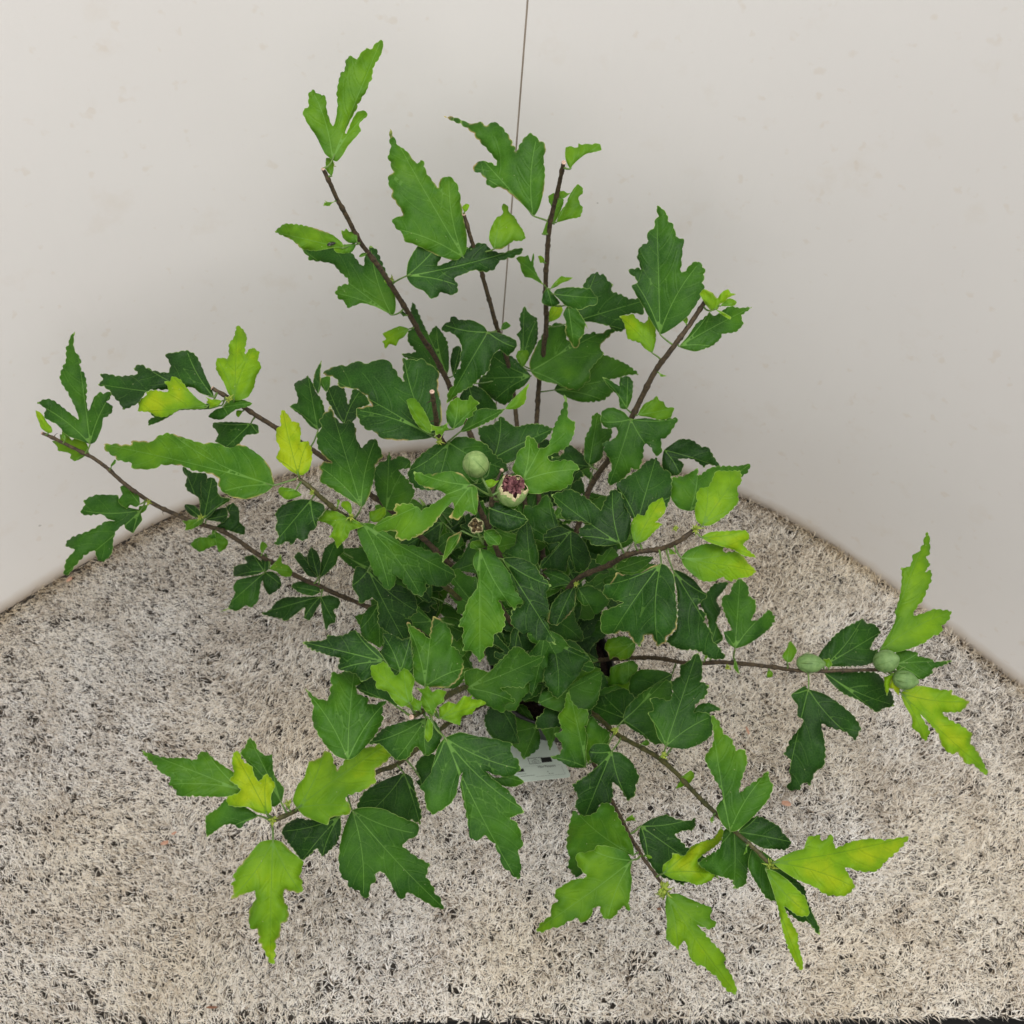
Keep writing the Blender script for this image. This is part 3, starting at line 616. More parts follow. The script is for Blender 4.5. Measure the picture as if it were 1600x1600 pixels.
# leaf table: view | branch | tint 0..1 | lift towards camera (mm) | outline (base first, * tip, + lobes) | options
LT = """
A|0|.42|4|382,800 345,770 322,725 300,680 262,625 234,570 240,543 262,538 262,500 264,465 285,448+ 310,470 340,475 352,500 352,545 372,610 386,632 400,590 408,520 403,470 412,410 425,362 444,352 450,300 468,280 492,288 505,300 520,270 553,240 572,248 600,215 625,199* 638,213 630,260 614,295 590,330 582,365 580,395 560,425 558,445 520,505 500,550 470,605 445,660 452,668 480,600 505,560 535,552 558,563+ 550,588 520,610 518,635 525,655 500,685 460,730 435,775 405,808
A|0|.20|6|678,1575 600,1535 530,1515 490,1530 455,1540 445,1510 410,1490 396,1462+ 415,1430 465,1415 455,1390 420,1360 385,1320 340,1310 265,1300 258,1280 228,1245* 300,1240 400,1230 470,1255 520,1320 540,1330 545,1270 570,1232+ 600,1245 630,1310 655,1370 690,1450 700,1520 695,1560
A|0|.48|10|438,1240 380,1240 300,1255 230,1245 180,1200 95,1160* 120,1135 145,1118 220,1123 300,1142 380,1172 430,1212|dmg
A|0|.62|12|505,1212 465,1215 435,1190 425,1150 440,1156 450,1142 470,1160 490,1148* 505,1175
A|0|.62|10|500,1222 480,1260 440,1268 400,1262 390,1240* 440,1222
A|0|.13|30|752,1380 760,1310 800,1240 860,1190 920,1165 955,1158+ 975,1180 1005,1185 990,1220 960,1260 925,1290 905,1330 960,1310 1010,1290 1060,1240 1110,1215 1150,1220 1175,1250 1230,1265 1290,1245 1330,1240* 1335,1260 1290,1285 1230,1300 1205,1320 1195,1345 1150,1360 1090,1350 1040,1370 990,1390 1010,1425+ 1005,1465 970,1475 925,1460 910,1480 880,1495 860,1480 840,1455 800,1440 770,1415
A|1|.30|8|1040,1290 985,1302 900,1275 850,1250 800,1225 740,1205 735,1170 700,1140+ 680,1105 690,1090 735,1075 720,1040 680,985 680,950 662,920 660,885 685,860 665,800 660,775 675,745 668,700 670,642* 695,700 720,738 745,745 780,790 805,820 822,800 840,810 850,860 880,900 912,940 918,900 960,880+ 1000,910 1020,970 1025,1020 1040,1090 1055,1180 1052,1250
A|2|.14|6|1385,1078 1330,1020 1260,960 1220,935 1190,940 1155,925 1150,895 1120,865 1085,855+ 1090,825 1125,803 1180,815 1205,830 1200,800 1150,740 1110,700 1080,660 1030,625 980,603 940,582* 990,585 1040,605 1080,620 1120,608 1155,630 1185,607 1225,630 1265,680 1290,730 1302,765 1315,730 1345,685 1375,665 1400,685+ 1415,700 1440,715 1450,745 1438,790 1445,860 1440,950 1420,1030 1400,1070|dmg
A|1|.50|16|1190,1245 1165,1200 1170,1150 1200,1090 1235,1070 1228,1030 1240,1018* 1260,1030 1265,1060 1295,1085 1310,1115 1335,1150 1348,1190 1325,1205 1290,1205 1265,1220 1230,1245|dmg
A|1|.85|4|1042,1062 1030,1035 1050,1018* 1068,1025 1058,1050
A|0|.66|3|378,880 350,850 350,790* 385,795 388,850
A|0|.7|5|690,1405 665,1397 638,1402* 650,1418 678,1416
B|2|.50|4|450,365 432,330 425,300 428,258 455,250 472,258 490,255 492,236 510,244 530,238 560,242 575,236 600,240* 608,270 575,280 530,290 490,320 465,345
B|2|.45|4|382,632 400,580 430,540 445,500 470,460 490,440* 515,462 512,490 492,505 500,540 515,560 500,605 450,615
B|2|.40|-6|370,640 345,600 360,560 345,530 342,500 370,485* 385,500 420,520 405,570
B|2|.55|3|312,690 328,640 350,585* 362,600 332,690
B|2|.48|5|325,950 290,930 255,910 225,905 205,870 200,840 180,812+ 200,800 222,803 240,795 255,830 265,785* 272,800 268,850 290,900 310,930
B|2|.52|6|350,965 370,935 405,900+ 425,905 465,908* 440,925 410,935 380,955
B|2|.06|22|368,990 385,965 450,955 520,960 555,965 570,990 590,1010* 580,1045 540,1050 500,1070 430,1050 400,1020
B|2|.08|-14|430,1140 455,1080 510,1020 515,950 545,900 585,880+ 600,895 620,890 640,925 665,940 655,975 700,990 750,1015 800,1010 850,1015* 820,1050 818,1095 770,1085 720,1100 725,1165+ 690,1180 640,1150 560,1130 500,1130
B|2|.13|30|440,1045 415,1090 430,1130 425,1180 445,1220 470,1262* 495,1250 500,1215 520,1190 525,1150 540,1165 520,1120 480,1060
B|2|.11|10|335,960 315,990 309,1035 360,1055* 400,1035 375,1000 350,970
B|2|.11|20|252,1375 246,1330 280,1250 330,1170 380,1132 410,1140 430,1150 430,1200 440,1225 475,1215 500,1195+ 540,1190 575,1180 600,1190 670,1150* 700,1138 660,1190 610,1235 600,1260 620,1290 590,1320 550,1370 552,1420 520,1440 500,1470 440,1465+ 380,1440 330,1430 280,1410
B|2|.12|4|370,1470 420,1400 520,1350 590,1290 640,1300 690,1320 740,1345 795,1390* 740,1395 690,1410 640,1420 650,1440 665,1480 620,1520+ 560,1530 500,1530 440,1510
B|2|.26|4|215,1345 185,1305 200,1275 200,1220 182,1190+ 205,1170 197,1110 222,1050* 240,1080 265,1100 285,1110+ 290,1170 285,1230 250,1300
B|2|.58|6|215,1358 180,1310 190,1275* 240,1265 255,1290
B|2|.72|-5|345,1130 350,1060 400,1042* 415,1070 395,1110
B|3|.12|5|900,1190 870,1150 830,1080 815,1050 790,1010 757,950 790,930 760,895 738,872+ 790,858 805,870 792,820 785,800 805,745 835,740 840,675 870,665 872,630 890,600 882,548* 915,565 940,600 940,625 965,640 975,680 995,715 1022,712 1015,750 1008,820 1005,885 1030,870 1060,835 1095,828+ 1125,870 1115,930 1120,960 1095,1020 1040,1100 980,1150 925,1185
B|3|.75|8|862,1285 820,1260 800,1235 740,1215 730,1180 720,1135 697,1100+ 745,1095 765,1088 780,1110 815,1135 835,1125 845,1095* 870,1105 878,1160 880,1220
B|3|.36|3|995,1252 1040,1200 1080,1140 1120,1110 1150,1080+ 1165,1100 1190,1090 1230,1060 1260,1050 1300,1060 1360,1055* 1310,1095 1310,1120 1318,1140 1280,1180 1210,1190 1205,1210 1160,1250+ 1080,1278 1030,1268
B|3|.82|12|1155,1075 1120,1030 1098,990+ 1120,965 1165,985 1185,1012 1210,980 1240,965 1255,985 1282,990* 1240,1010 1230,1030 1200,1040 1190,1065
B|3|.65|10|1200,1050 1240,1012 1265,1015 1285,1030* 1270,1050
B|3|.75|9|1175,1065 1215,1080 1255,1105* 1250,1118 1210,1095
B|3|.28|6|735,1565 700,1560 690,1500 640,1450 612,1405+ 650,1420 695,1450 700,1410 740,1400* 765,1430 760,1510
E|3|.42|6|788,155 820,100 860,80 885,58+ 895,80 920,90 930,115 972,118* 965,140 950,175 900,180 840,165
C|6|.12|6|450,685 400,665 350,650 320,630 290,590 225,555 220,530 232,515 215,495 185,478+ 225,460 260,462 300,490 350,530 395,562 375,500 340,430 310,385 298,350 312,300 330,270 330,200 345,185 345,160 373,120* 368,180 375,220 400,250 405,280 400,300 425,340 435,400 432,470 443,520 470,450 500,425 520,430 562,420+ 548,460 530,475 560,490 562,520 540,545 515,555 510,600 480,670
C|6|.72|-6|442,728 410,755 375,770+ 350,755 355,735 330,725 290,718 285,695 260,670* 300,660 300,635 340,640 360,665 385,642 420,660 440,695
C|6|.72|4|240,630 205,605 195,575 182,545 178,515* 200,525 215,540 235,575 258,600 262,625
C|6|.10|2|705,1015 640,1000 600,975 590,940 540,938 480,938 420,965 425,990 403,1018+ 412,1038 460,1040 510,1035 540,1060 575,1068 530,1070 480,1100 440,1120 370,1145 335,1170 328,1195 375,1213 350,1240 328,1270 318,1338* 345,1335 370,1300 420,1245 470,1215 480,1240 490,1265 515,1273 550,1245 565,1210 565,1170 580,1120 620,1085 625,1105 665,1130+ 685,1100 712,1065 705,1035
C|6|.42|12|700,985 680,1000 650,988 635,1008 600,985 590,965 612,935 600,900 625,888* 660,915 695,945
C|6|.06|2|1010,1050 1000,990 990,950 940,920+ 925,890 935,850 915,825 915,795* 960,825 1030,830 1036,860 1020,960
C|6|.07|12|1018,1060 998,1020 1005,960 1005,870 1040,855 1062,850* 1085,875 1090,930 1110,950 1150,955+ 1145,970 1120,985 1080,1010 1050,1045
C|6|.07|6|1012,1055 960,1045 925,1010 925,985* 970,990 1005,1025
C|6|.06|0|1030,1062 1070,1015 1130,1000 1140,1040* 1120,1078 1080,1070
C|6|.10|-8|1070,1105 1130,1060 1150,1040 1130,1000 1165,978+ 1195,1010 1198,1075 1225,1100 1220,1138* 1170,1125 1120,1110
C|6|.38|10|1015,1055 960,1062 910,1068+ 930,1090 925,1115* 960,1110 1000,1088
C|6|.33|-5|1062,1112 1055,1150 1000,1150 975,1160 952,1190+ 1000,1225 1040,1205 1080,1190 1095,1225* 1130,1205 1142,1170 1110,1140
C|6|.05|6|1320,1320 1290,1335 1230,1345 1170,1345+ 1170,1300 1200,1285 1235,1280 1222,1250 1265,1238* 1300,1265 1335,1305
C|6|.09|3|1322,1328 1290,1340 1240,1350 1185,1365 1165,1400 1175,1430 1150,1480 1140,1505 1100,1523* 1150,1510 1185,1520 1230,1490 1255,1503 1290,1470 1300,1410 1305,1380 1325,1345
C|6|.06|2|1325,1325 1360,1320 1395,1345 1408,1390* 1380,1420 1345,1438 1320,1400 1312,1350
C|6|.12|7|1322,1325 1305,1260 1328,1230* 1345,1270 1342,1310
C|6|.48|14|1345,1308 1380,1270 1405,1235+ 1410,1280 1440,1290 1463,1320* 1450,1348 1410,1345 1380,1320
F|6|.07|3|325,262 280,262 220,265 150,265 100,290 70,330 26,348* 80,365 120,372 150,385 200,350 245,315 240,370+ 270,380 300,330 325,290
F|6|.05|6|322,240 280,260 220,245 175,212* 200,190 260,183 310,205
F|6|.06|4|325,265 370,255 410,270 422,290 410,320 385,330 400,360 395,395* 370,400 350,432 335,370 325,310
D|6|.05|8|310,1448 260,1440 230,1400 190,1345 215,1318* 240,1340 262,1350 290,1420
D|6|.03|12|312,1448 265,1390 255,1340 275,1295* 310,1325 325,1385
D|6|.04|6|318,1448 325,1370 345,1300 400,1262* 430,1270 440,1320 410,1345 400,1380 350,1430
C|4|.06|0|1070,450 1000,430 960,400 840,412 760,412 730,425 690,480 640,505 615,510 600,480 570,450 540,410 488,385* 515,365 500,332 550,335 600,345 690,335 668,305 700,285+ 750,310 800,325 845,325 850,280 825,235 880,225 930,215+ 975,235 1000,275 1030,350 1055,400
C|4|.76|14|1170,465 1140,430 1120,380 1080,310 1085,255+ 1140,255 1145,225 1145,180 1170,150 1185,90* 1215,110 1235,150 1225,210 1228,240 1240,215 1265,203+ 1298,225 1290,260 1307,300 1280,350 1270,400 1240,450 1200,465
C|4|.80|18|1040,492 990,460 940,410 900,360 860,345+ 850,370 820,370 840,400 835,425 780,415 735,420 730,445 690,465 695,500 688,520* 750,525 780,545 820,550+ 860,535 900,510 970,510 1030,505
C|4|.14|-4|1110,490 1050,480 900,500 800,510 750,528 770,550 745,560 742,592* 800,572 850,545 900,515 1050,510
C|4|.24|6|1115,500 1150,465 1200,458 1262,480* 1240,497 1180,512 1140,540+ 1110,562 1070,560 1040,545 1080,510
C|4|.72|22|1112,468 1080,460 1060,462 1028,448* 1040,465 1030,475 1048,487 1045,505 1090,492
C|4|.25|-10|1255,580 1200,575 1130,573 1065,578+ 1065,600 1085,620 1090,645 1075,670 1130,700* 1170,705 1200,680 1230,640 1292,632+ 1290,590
C|5|.28|8|1370,890 1340,920 1290,945 1235,960 1180,955 1150,945 1110,920+ 1090,890 1095,860 1070,840 1020,825 960,815 920,795 870,788 810,790 760,810 690,810 655,805 660,780 590,765 570,745 530,720 518,685* 590,685 650,690 655,670 700,668 765,672 780,650 840,628+ 900,645 960,665 1010,680 1080,678 1150,705 1195,685 1240,700 1310,750 1350,800 1368,860|dmg
D|5|.97|10|212,935 170,915 130,880 100,850+ 120,800 100,760 103,700 125,690 120,650 132,606* 165,640 180,665 215,675 225,720 222,770 260,765+ 280,810 280,860 265,910 235,935
D|5|.04|-8|275,1060 335,1080 345,1110 310,1160 300,1200+ 265,1220 260,1250 230,1265 205,1250 180,1285 155,1265 120,1285 90,1280* 115,1240 95,1200 108,1165 95,1130 125,1090 180,1065 230,1055
D|5|.72|9|200,1010 165,1000 120,995 110,1015* 120,1035 150,1058 180,1055 230,1035
D|12|.03|14|885,745 850,755 770,762 700,762 620,750 605,725 540,700 510,650 500,605+ 575,585 560,550 530,520 480,500 430,500 405,480 410,455 333,430* 370,400 430,385 455,390 490,368 530,370 560,380 590,362 655,358 690,400 720,450 738,468 735,400 735,350+ 780,360 830,355 880,390 915,420 910,500 925,580 930,660 910,720|dmg
D|4|.05|6|440,680 400,640 380,600 350,550 360,500* 400,485 440,500 452,540 460,585 475,540 485,505 520,512+ 545,530 570,580 520,600 500,650 460,690
D|4|.22|8|310,710 270,690 230,640 200,620 168,590+ 210,570 205,530 190,490 200,470 240,455 260,438* 285,480 300,520 330,560 345,620 340,680
D|4|.06|4|310,530 285,480 295,420 328,362* 322,420 325,490
D|4|.30|2|350,520 320,480 325,450* 370,440 370,490
D|5|.13|18|527,1095 470,1060 390,1010 325,970 315,960 330,930 318,890+ 345,866 380,875 350,850 310,800 303,730 330,700 318,660 350,620 375,590* 392,640 430,680 470,660 500,700 500,750 530,800 555,770 595,752+ 615,790 635,840 600,880 590,950 570,1030 545,1080
D|5|.22|-60|650,1110 600,1020 590,920 620,870 650,865 665,818* 680,860 720,840 770,860+ 770,900 710,910 760,960 795,1020 750,1100
D|12|.50|20|872,730 820,700 790,660 770,620 752,560* 790,550 815,575 840,610 865,660 880,700
D|12|.55|24|985,705 955,670 950,620 970,570 1010,545+ 1025,560 1060,560 1070,533 1090,555 1120,575* 1100,590 1105,608 1085,620 1085,640 1050,655 1035,685
D|12|.62|26|930,690 900,692 870,680 880,698 872,715 895,712 898,738 918,728 930,740* 945,712 965,708 955,690 960,672
D|12|.28|16|1020,720 1050,670 1080,620 1140,600 1200,608 1245,605* 1200,650 1120,690 1060,715
D|12|.60|24|1245,605 1280,560 1320,520 1368,475* 1352,520 1352,550 1340,580 1300,605
D|1|.20|36|1160,220 1140,190 1080,160 1020,160 980,138 970,165 935,185+ 930,215 975,222 1010,250 1030,300 1020,340 1025,390 990,430 990,480 960,520 955,578* 1010,530 1060,500 1080,490 1130,440 1165,410 1170,370 1190,330 1220,308 1260,340 1300,300+ 1303,265 1260,240 1200,220
D|1|.05|20|1375,440 1330,390 1290,350 1220,310 1180,340+ 1160,420 1120,450* 1110,500 1150,530 1190,560+ 1240,585 1280,560 1290,520 1340,490
D|1|.05|10|1060,480 1020,540 1010,600 1100,610* 1200,620 1200,580 1140,510 1100,490
D|0|.09|-6|955,430 900,420 820,370 770,360 725,330+ 800,320 760,270 760,215 785,200 770,130 785,68* 810,120 830,165 865,235 875,215 900,188+ 935,230 958,270 965,340 965,400
D|0|.58|6|765,205 740,245 715,260 700,290+ 670,280 645,305 640,280 630,268* 650,255 632,228 680,205 720,190
D|0|.07|-20|985,440 970,370 985,300 1020,290* 1030,340 1000,420
D|12|.07|8|965,772 900,780 830,830 790,870 760,920+ 765,960 800,1000 850,1010 900,1010* 1000,980 1100,980 1180,960 1260,910+ 1240,870 1190,830 1150,780 1060,745 1000,745
D|12|.05|-10|1190,850 1130,780 1110,700 1190,680 1225,640+ 1260,670 1300,695 1360,680 1420,680 1485,705* 1440,760 1380,800 1300,860 1240,880
D|14|.33|22|1080,985 1030,930 970,915 910,925 850,932 790,918+ 800,970 850,1000 910,1010 950,1033 900,1070 830,1110 780,1080 700,1080 690,1110 700,1130 640,1150 588,1195* 600,1218 660,1215 700,1215 700,1255 760,1260 830,1230 890,1180 940,1110 985,1070 990,1110 965,1145+ 1010,1160 1030,1140 1050,1112 1100,1135+ 1112,1060 1105,1000|dmg
E|14|.30|-8|212,485 160,430 178,380 190,335 225,310 228,270 250,260+ 285,290 290,320 335,315 355,270 370,210 400,150 420,100 422,48* 438,90 440,170 475,190 470,250 440,310 390,340 340,360 350,385 430,380 470,390 500,425+ 465,440 465,490 410,530 350,535 290,550 235,545 215,520
D|5|.66|6|570,1160 565,1120 600,1110 620,1102 645,1095* 650,1130 620,1165 590,1172
D|5|.70|14|460,1150 430,1130 390,1112 350,1110 330,1135 298,1160+ 350,1175 385,1195 382,1220 365,1245 390,1255 405,1302* 430,1275 460,1245 470,1215 500,1205 538,1190+ 500,1160
D|5|.60|18|475,1138 452,1115 425,1090 430,1068* 460,1065 475,1080 480,1110
D|5|.24|26|530,1175 505,1215 530,1290 560,1350 590,1430 620,1460 640,1500 670,1510+ 695,1480 700,1440 720,1450 750,1490 790,1530 830,1540+ 850,1510 850,1480 900,1490 950,1490 1000,1440* 975,1400 930,1370 940,1340 880,1320 800,1290 730,1280 650,1220 590,1180
F|5|.12|10|560,130 500,110 480,210+ 510,260 520,300 580,270 610,300 610,400 640,430 680,455 740,480* 770,450 785,390 760,370 805,340+ 800,270 750,220 680,190 600,150
F|5|.14|-5|610,300 560,320 530,370 520,430+ 560,480 620,520* 640,470 625,400
D|14|.45|8|1030,1215 1005,1225 960,1250 950,1290 930,1372* 960,1340 1010,1275|dmg
D|14|.33|20|1142,1215 1140,1250 1165,1290 1190,1285 1215,1285* 1228,1245 1190,1205
E|14|.03|4|45,620 50,700 130,740 200,720 240,680* 200,640 130,610 80,590
D|14|.6|12|1115,1305 1070,1300 1075,1270* 1115,1260 1180,1285
D|14|.92|30|1165,1000 1145,965+ 1180,955 1198,965 1215,962* 1190,990
F|14|.27|26|1120,25 1090,60 1085,100 1110,160 1105,220 1060,280 1040,340 1012,410+ 1040,420 1030,470 1040,500 1035,540 1065,530 1100,560 1120,592* 1140,560 1145,520 1185,510 1190,450 1225,440 1245,400 1240,340 1215,280 1250,290 1290,330+ 1310,300 1340,295 1290,220 1270,150 1220,80 1170,35
F|14|.08|10|1230,75 1280,150 1310,240 1340,300 1280,330+ 1275,400 1310,430 1340,450 1370,440 1400,480 1440,480 1502,502* 1470,440 1460,400 1440,380 1465,340 1460,290 1450,240 1475,210+ 1460,190 1420,150 1400,110 1340,75 1280,65
E|3|.09|10|755,175 720,140 660,116 610,135 603,190+ 640,225 680,215 690,250 660,280 613,295 625,340 650,380 660,420 640,460 645,508* 700,485 740,450 760,420 790,430 815,370 820,300 850,310 880,362+ 910,340 905,280 940,260 992,175+ 960,170 900,180 830,170
E|3|.24|4|545,405 520,370 525,270 555,210 560,160 590,143* 610,170 610,220 660,225 655,270 620,320 610,370 580,395
E|7|.06|-15|785,700 740,640 700,560 680,500+ 740,460 790,430 830,390 880,368* 910,420 950,440 960,490 955,560+ 930,620 850,670
E|3|.11|-25|920,330 910,380 915,430 960,460 1000,450+ 1020,400 990,375 1060,375 1100,400 1120,418 1140,400 1207,420* 1180,380 1140,315 1110,315 1060,280 1000,275 960,300
E|7|.22|-70|1050,635 990,620 950,560 960,470 1020,460 1090,420+ 1090,460 1150,420 1200,410 1290,410 1352,398* 1340,440 1300,470 1240,530+ 1200,560 1140,612
E|7|.78|8|1110,708 1080,680 1073,630 1085,580 1080,555 1100,520 1140,515+ 1160,480 1180,435 1240,435 1302,435* 1308,490 1285,520 1290,545 1292,590 1260,630+ 1200,680 1150,708
E|7|.74|10|775,800 757,740 757,690+ 790,650 820,660 850,600 880,585 912,568* 930,620 920,650 880,690 912,700 870,740 830,782
E|7|.06|6|700,797 640,810 560,805 545,780 500,760+ 492,735 525,705 560,700 500,685 430,680 400,650 410,630 380,600 360,553* 400,540 450,525 520,560 560,590 605,632 620,590 660,528+ 700,540 730,600 755,670 750,740 735,785
E|7|.74|6|1105,765 1150,740 1220,735 1330,732+ 1348,770 1315,800 1340,830 1382,866* 1320,860 1270,830 1200,810 1140,790
E|7|.70|10|1005,868 1040,830 1120,800 1200,800 1220,815 1215,840 1290,840+ 1325,870 1340,895 1382,935* 1345,965 1300,970 1250,987+ 1210,965 1170,987 1110,985 1060,950 1020,910
E|7|.21|16|905,898 850,915 800,945 740,955 680,945 665,985 620,1010+ 620,1060 680,1085 720,1090 680,1110 610,1140 603,1200 610,1245 660,1250* 730,1235 770,1290 800,1312 830,1250 860,1260 885,1312+ 930,1290 930,1270 980,1225 985,1140 975,1040 970,960 935,910|dmg
E|7|.58|2|775,1290 720,1260 640,1275 622,1320+ 640,1345 650,1377* 680,1362 705,1382 745,1370 775,1330|dmg
E|7|.05|2|965,930 985,1040 988,1150 980,1230 932,1280+ 960,1310 1010,1330 1080,1330 1110,1345 1160,1375 1228,1370* 1190,1310 1160,1280 1160,1240 1120,1190 1130,1150 1085,1110 1138,1060+ 1110,1030 1070,980 1020,945
E|8|.22|6|1150,1310 1140,1180 1100,1095 1130,1050 1170,1000 1242,990* 1220,1030 1180,1080 1205,1130 1180,1190 1217,1270+ 1190,1300
E|8|.11|14|1275,1322 1235,1290 1218,1240+ 1260,1230 1240,1190 1225,1150 1208,1100 1215,1060 1250,1050 1260,1010 1300,972* 1340,1010 1345,1060 1375,1080 1380,1130 1355,1182 1390,1180 1420,1150 1448,1128+ 1477,1175 1450,1220 1390,1270 1330,1307
E|7|.38|-4|680,930 700,870 780,860 867,865* 830,910 770,945
E|7|.28|-20|490,1020 483,1070 520,1110+ 545,1105 575,1152* 600,1140 648,1090 610,1040 550,1008
E|7|.11|-40|455,735 400,710 340,730 313,770+ 340,800 400,790 350,850 310,880 300,922* 370,925 430,940 445,860 480,942+ 530,930 557,880 530,800 490,750
E|7|.11|-12|465,1000 440,960 370,920 313,938* 350,980 330,1030+ 400,1020
E|7|.14|-6|470,1010 400,1050 360,1100 338,1190 380,1207* 395,1200 440,1160 470,1120 480,1060
E|7|.09|-60|545,1340 440,1330 380,1240 350,1200+ 440,1155 530,1180 580,1240 580,1330 600,1400 605,1455* 560,1400 500,1430 440,1420
F|13|.13|8|1050,722 1040,640 1100,620 1165,640+ 1200,600 1245,560 1290,513+ 1330,520 1370,560 1442,560* 1420,600 1370,625 1397,665 1350,700 1340,720 1270,715 1220,720 1260,745 1300,792+ 1250,800 1240,845 1200,830 1140,800 1080,760
G|9|.19|6|440,505 350,500 330,460 296,420+ 350,385 340,340 400,308* 450,320 490,380 490,440
G|9|.30|-10|480,400 465,320 500,300* 540,320 530,370
G|9|.20|2|503,477 560,430 620,400+ 690,388 737,430* 700,460 640,490 560,505
G|8|.27|4|745,265 690,280 652,300+ 650,330 640,390 680,380 715,385 740,372* 780,330 792,290 765,262
G|8|.20|-20|960,330 900,310 800,308 750,350 743,467* 800,450 860,400 950,370
G|9|.14|-6|715,562 730,500 800,430 870,388+ 930,360* 960,370 960,450 940,520 960,590 940,660 900,680 870,680+ 800,630 750,600
G|9|.22|18|930,692 890,650 870,580 838,525+ 870,510 850,450 900,450 950,465 965,420 955,370 1000,340 1000,290 1040,270 1085,223* 1110,270 1110,340 1105,370 1142,385 1130,440 1080,480 1070,520 1120,520 1157,540+ 1165,600 1155,640 1100,680 1030,705 970,700
G|9|.11|-6|1060,560 1060,520 1100,480 1150,475 1207,508* 1150,522 1155,600
G|10|.33|50|530,797 450,797 400,765 348,745+ 400,730 410,680 370,630 410,615 390,540 420,500 430,440 445,408* 455,460 490,500 540,510 540,570+ 525,600 540,650 530,720
G|9|.18|-4|540,780 520,700 525,600 560,540 600,590 650,620* 640,680 580,700
G|9|.06|22|660,717 640,680 570,680 543,720+ 560,770 590,785 530,840 463,885+ 490,940 475,990 500,1030 490,1070 500,1107* 530,1070 560,1030 590,1035 600,980 640,990 665,940 660,870 700,900 737,962+ 775,935 780,880 797,850 760,770 700,722
G|9|.32|-30|380,540 340,560 303,600+ 330,650 350,713* 370,660 400,610 400,560
G|9|.10|-34|285,590 260,540 230,490 190,480+ 160,510 85,545 100,570 43,625+ 80,660 150,680 200,720 215,757* 260,730 295,700 302,640
G|10|.18|2|768,1235 765,1190 740,1130 700,1060 660,985 610,973 580,1020 530,1040 490,1030 468,1010+ 440,1110 433,1200 450,1250 438,1290 480,1347* 520,1320 600,1230+ 700,1225
J|10|.60|14|600,462 570,420 500,395 430,386 400,415+ 320,430 330,490 375,545 300,560 220,610 213,640 230,665 195,690 195,735 150,770 123,807* 140,825 200,800 240,795 275,770 330,750 345,777 390,750 410,700 435,690 450,740 475,757+ 510,745 545,700 560,690 590,720 585,670 600,560 592,510
J|10|.07|4|643,290 635,340 650,400 680,460+ 720,520 760,550 800,560 860,585 900,540 960,520 1010,540 1037,560* 1000,480 960,440 880,400 830,350 812,335 850,315 910,307 917,250+ 880,265 820,255 770,233 700,253
J|10|.78|16|755,528 755,485 800,450 800,425+ 830,430 860,440 900,390 960,365 1010,350 1047,293* 1060,340 1020,390 960,430 925,465 960,500 1012,530+ 1000,560 930,587 880,570 810,558
J|10|.58|10|775,633 766,700 775,770 770,850 800,880 830,907+ 850,870 870,870 890,950 930,990 950,985 1000,1030 1020,1040 1070,1110 1118,1132* 1125,1110 1100,1040 1060,980 1070,950 1040,910 1000,870 960,820 925,785 990,807+ 1025,775 990,750 1000,700 950,680 880,650 830,628
G|9|.43|16|1250,1117 1210,1080 1180,1000 1215,950 1200,900 1160,830 1122,750+ 1160,690 1170,640 1155,538* 1190,560 1220,630 1255,650 1280,710 1322,705 1337,770 1310,850 1295,925 1340,890 1400,850 1440,813+ 1447,860 1467,890 1440,960 1370,1040 1290,1112
J|9|.09|-8|1130,320 1180,260 1230,240+ 1280,260 1340,295 1350,320 1397,370* 1370,410 1310,405 1250,400 1180,360
J|9|.11|-14|1110,300 1060,310 1040,400 960,450 930,480+ 1000,530 1100,560 1110,607* 1170,580 1180,500 1240,450 1160,370
J|9|.08|-6|1200,400 1180,500 1270,650 1330,670 1380,720 1440,770 1480,770 1533,837* 1537,800 1500,720 1470,640 1465,600 1400,540 1330,480 1260,420
J|9|.72|10|1268,505 1300,600 1330,700 1350,800 1380,900 1400,940 1430,1000 1452,1012* 1455,970 1430,880 1430,830 1390,760 1360,690 1430,740 1487,735+ 1470,650 1440,620 1380,560 1320,518
P|9|.80|12|1208,1348 1240,1330 1256,1326 1262,1308 1280,1305+ 1285,1315 1300,1303 1305,1325 1330,1315 1360,1310 1385,1312 1421,1307* 1405,1328 1385,1345 1370,1361 1345,1362 1320,1355 1336,1385+ 1320,1400 1290,1398 1275,1387 1240,1372
H|8|.52|8|880,695 905,640 940,580 960,530 955,500 975,440 985,380 990,310 985,280 1025,275 1040,250 1045,210 1070,205 1095,160 1105,115 1115,100* 1128,120 1130,205 1110,230 1132,260 1105,300 1135,290 1137,340 1120,380 1095,440 1060,480 1045,520 1100,505 1150,485 1200,490 1237,495+ 1225,540 1190,570 1190,600 1130,630 1110,650 1040,680 960,702
H|8|.22|-4|600,770 570,730 590,690 650,620 700,580 760,550 795,533+ 810,555 850,560 884,600* 850,640 830,690 870,690 872,740 800,768 700,772
H|8|.22|-5|600,800 640,860 700,910 770,940 830,980 865,1002* 900,980 952,970+ 940,910 890,830 850,800 720,800
H|8|.26|-8|955,760 960,700 1010,690 1072,705+ 1065,720 1140,735 1150,750 1242,742* 1190,770 1140,785 1145,805 1090,837+ 1050,830 970,800
H|8|.78|6|985,905 1000,960 1040,1030 1040,1080 1070,1100 1105,1147+ 1130,1100 1110,1060 1080,1010 1130,1060 1170,1110 1190,1170 1230,1210 1270,1205 1310,1260 1345,1260 1400,1310 1422,1308* 1400,1260 1370,1200 1330,1150 1342,1110 1290,1070 1230,1040 1190,1003 1280,1000 1327,950+ 1290,930 1240,910 1240,890 1190,890 1100,870 1040,868
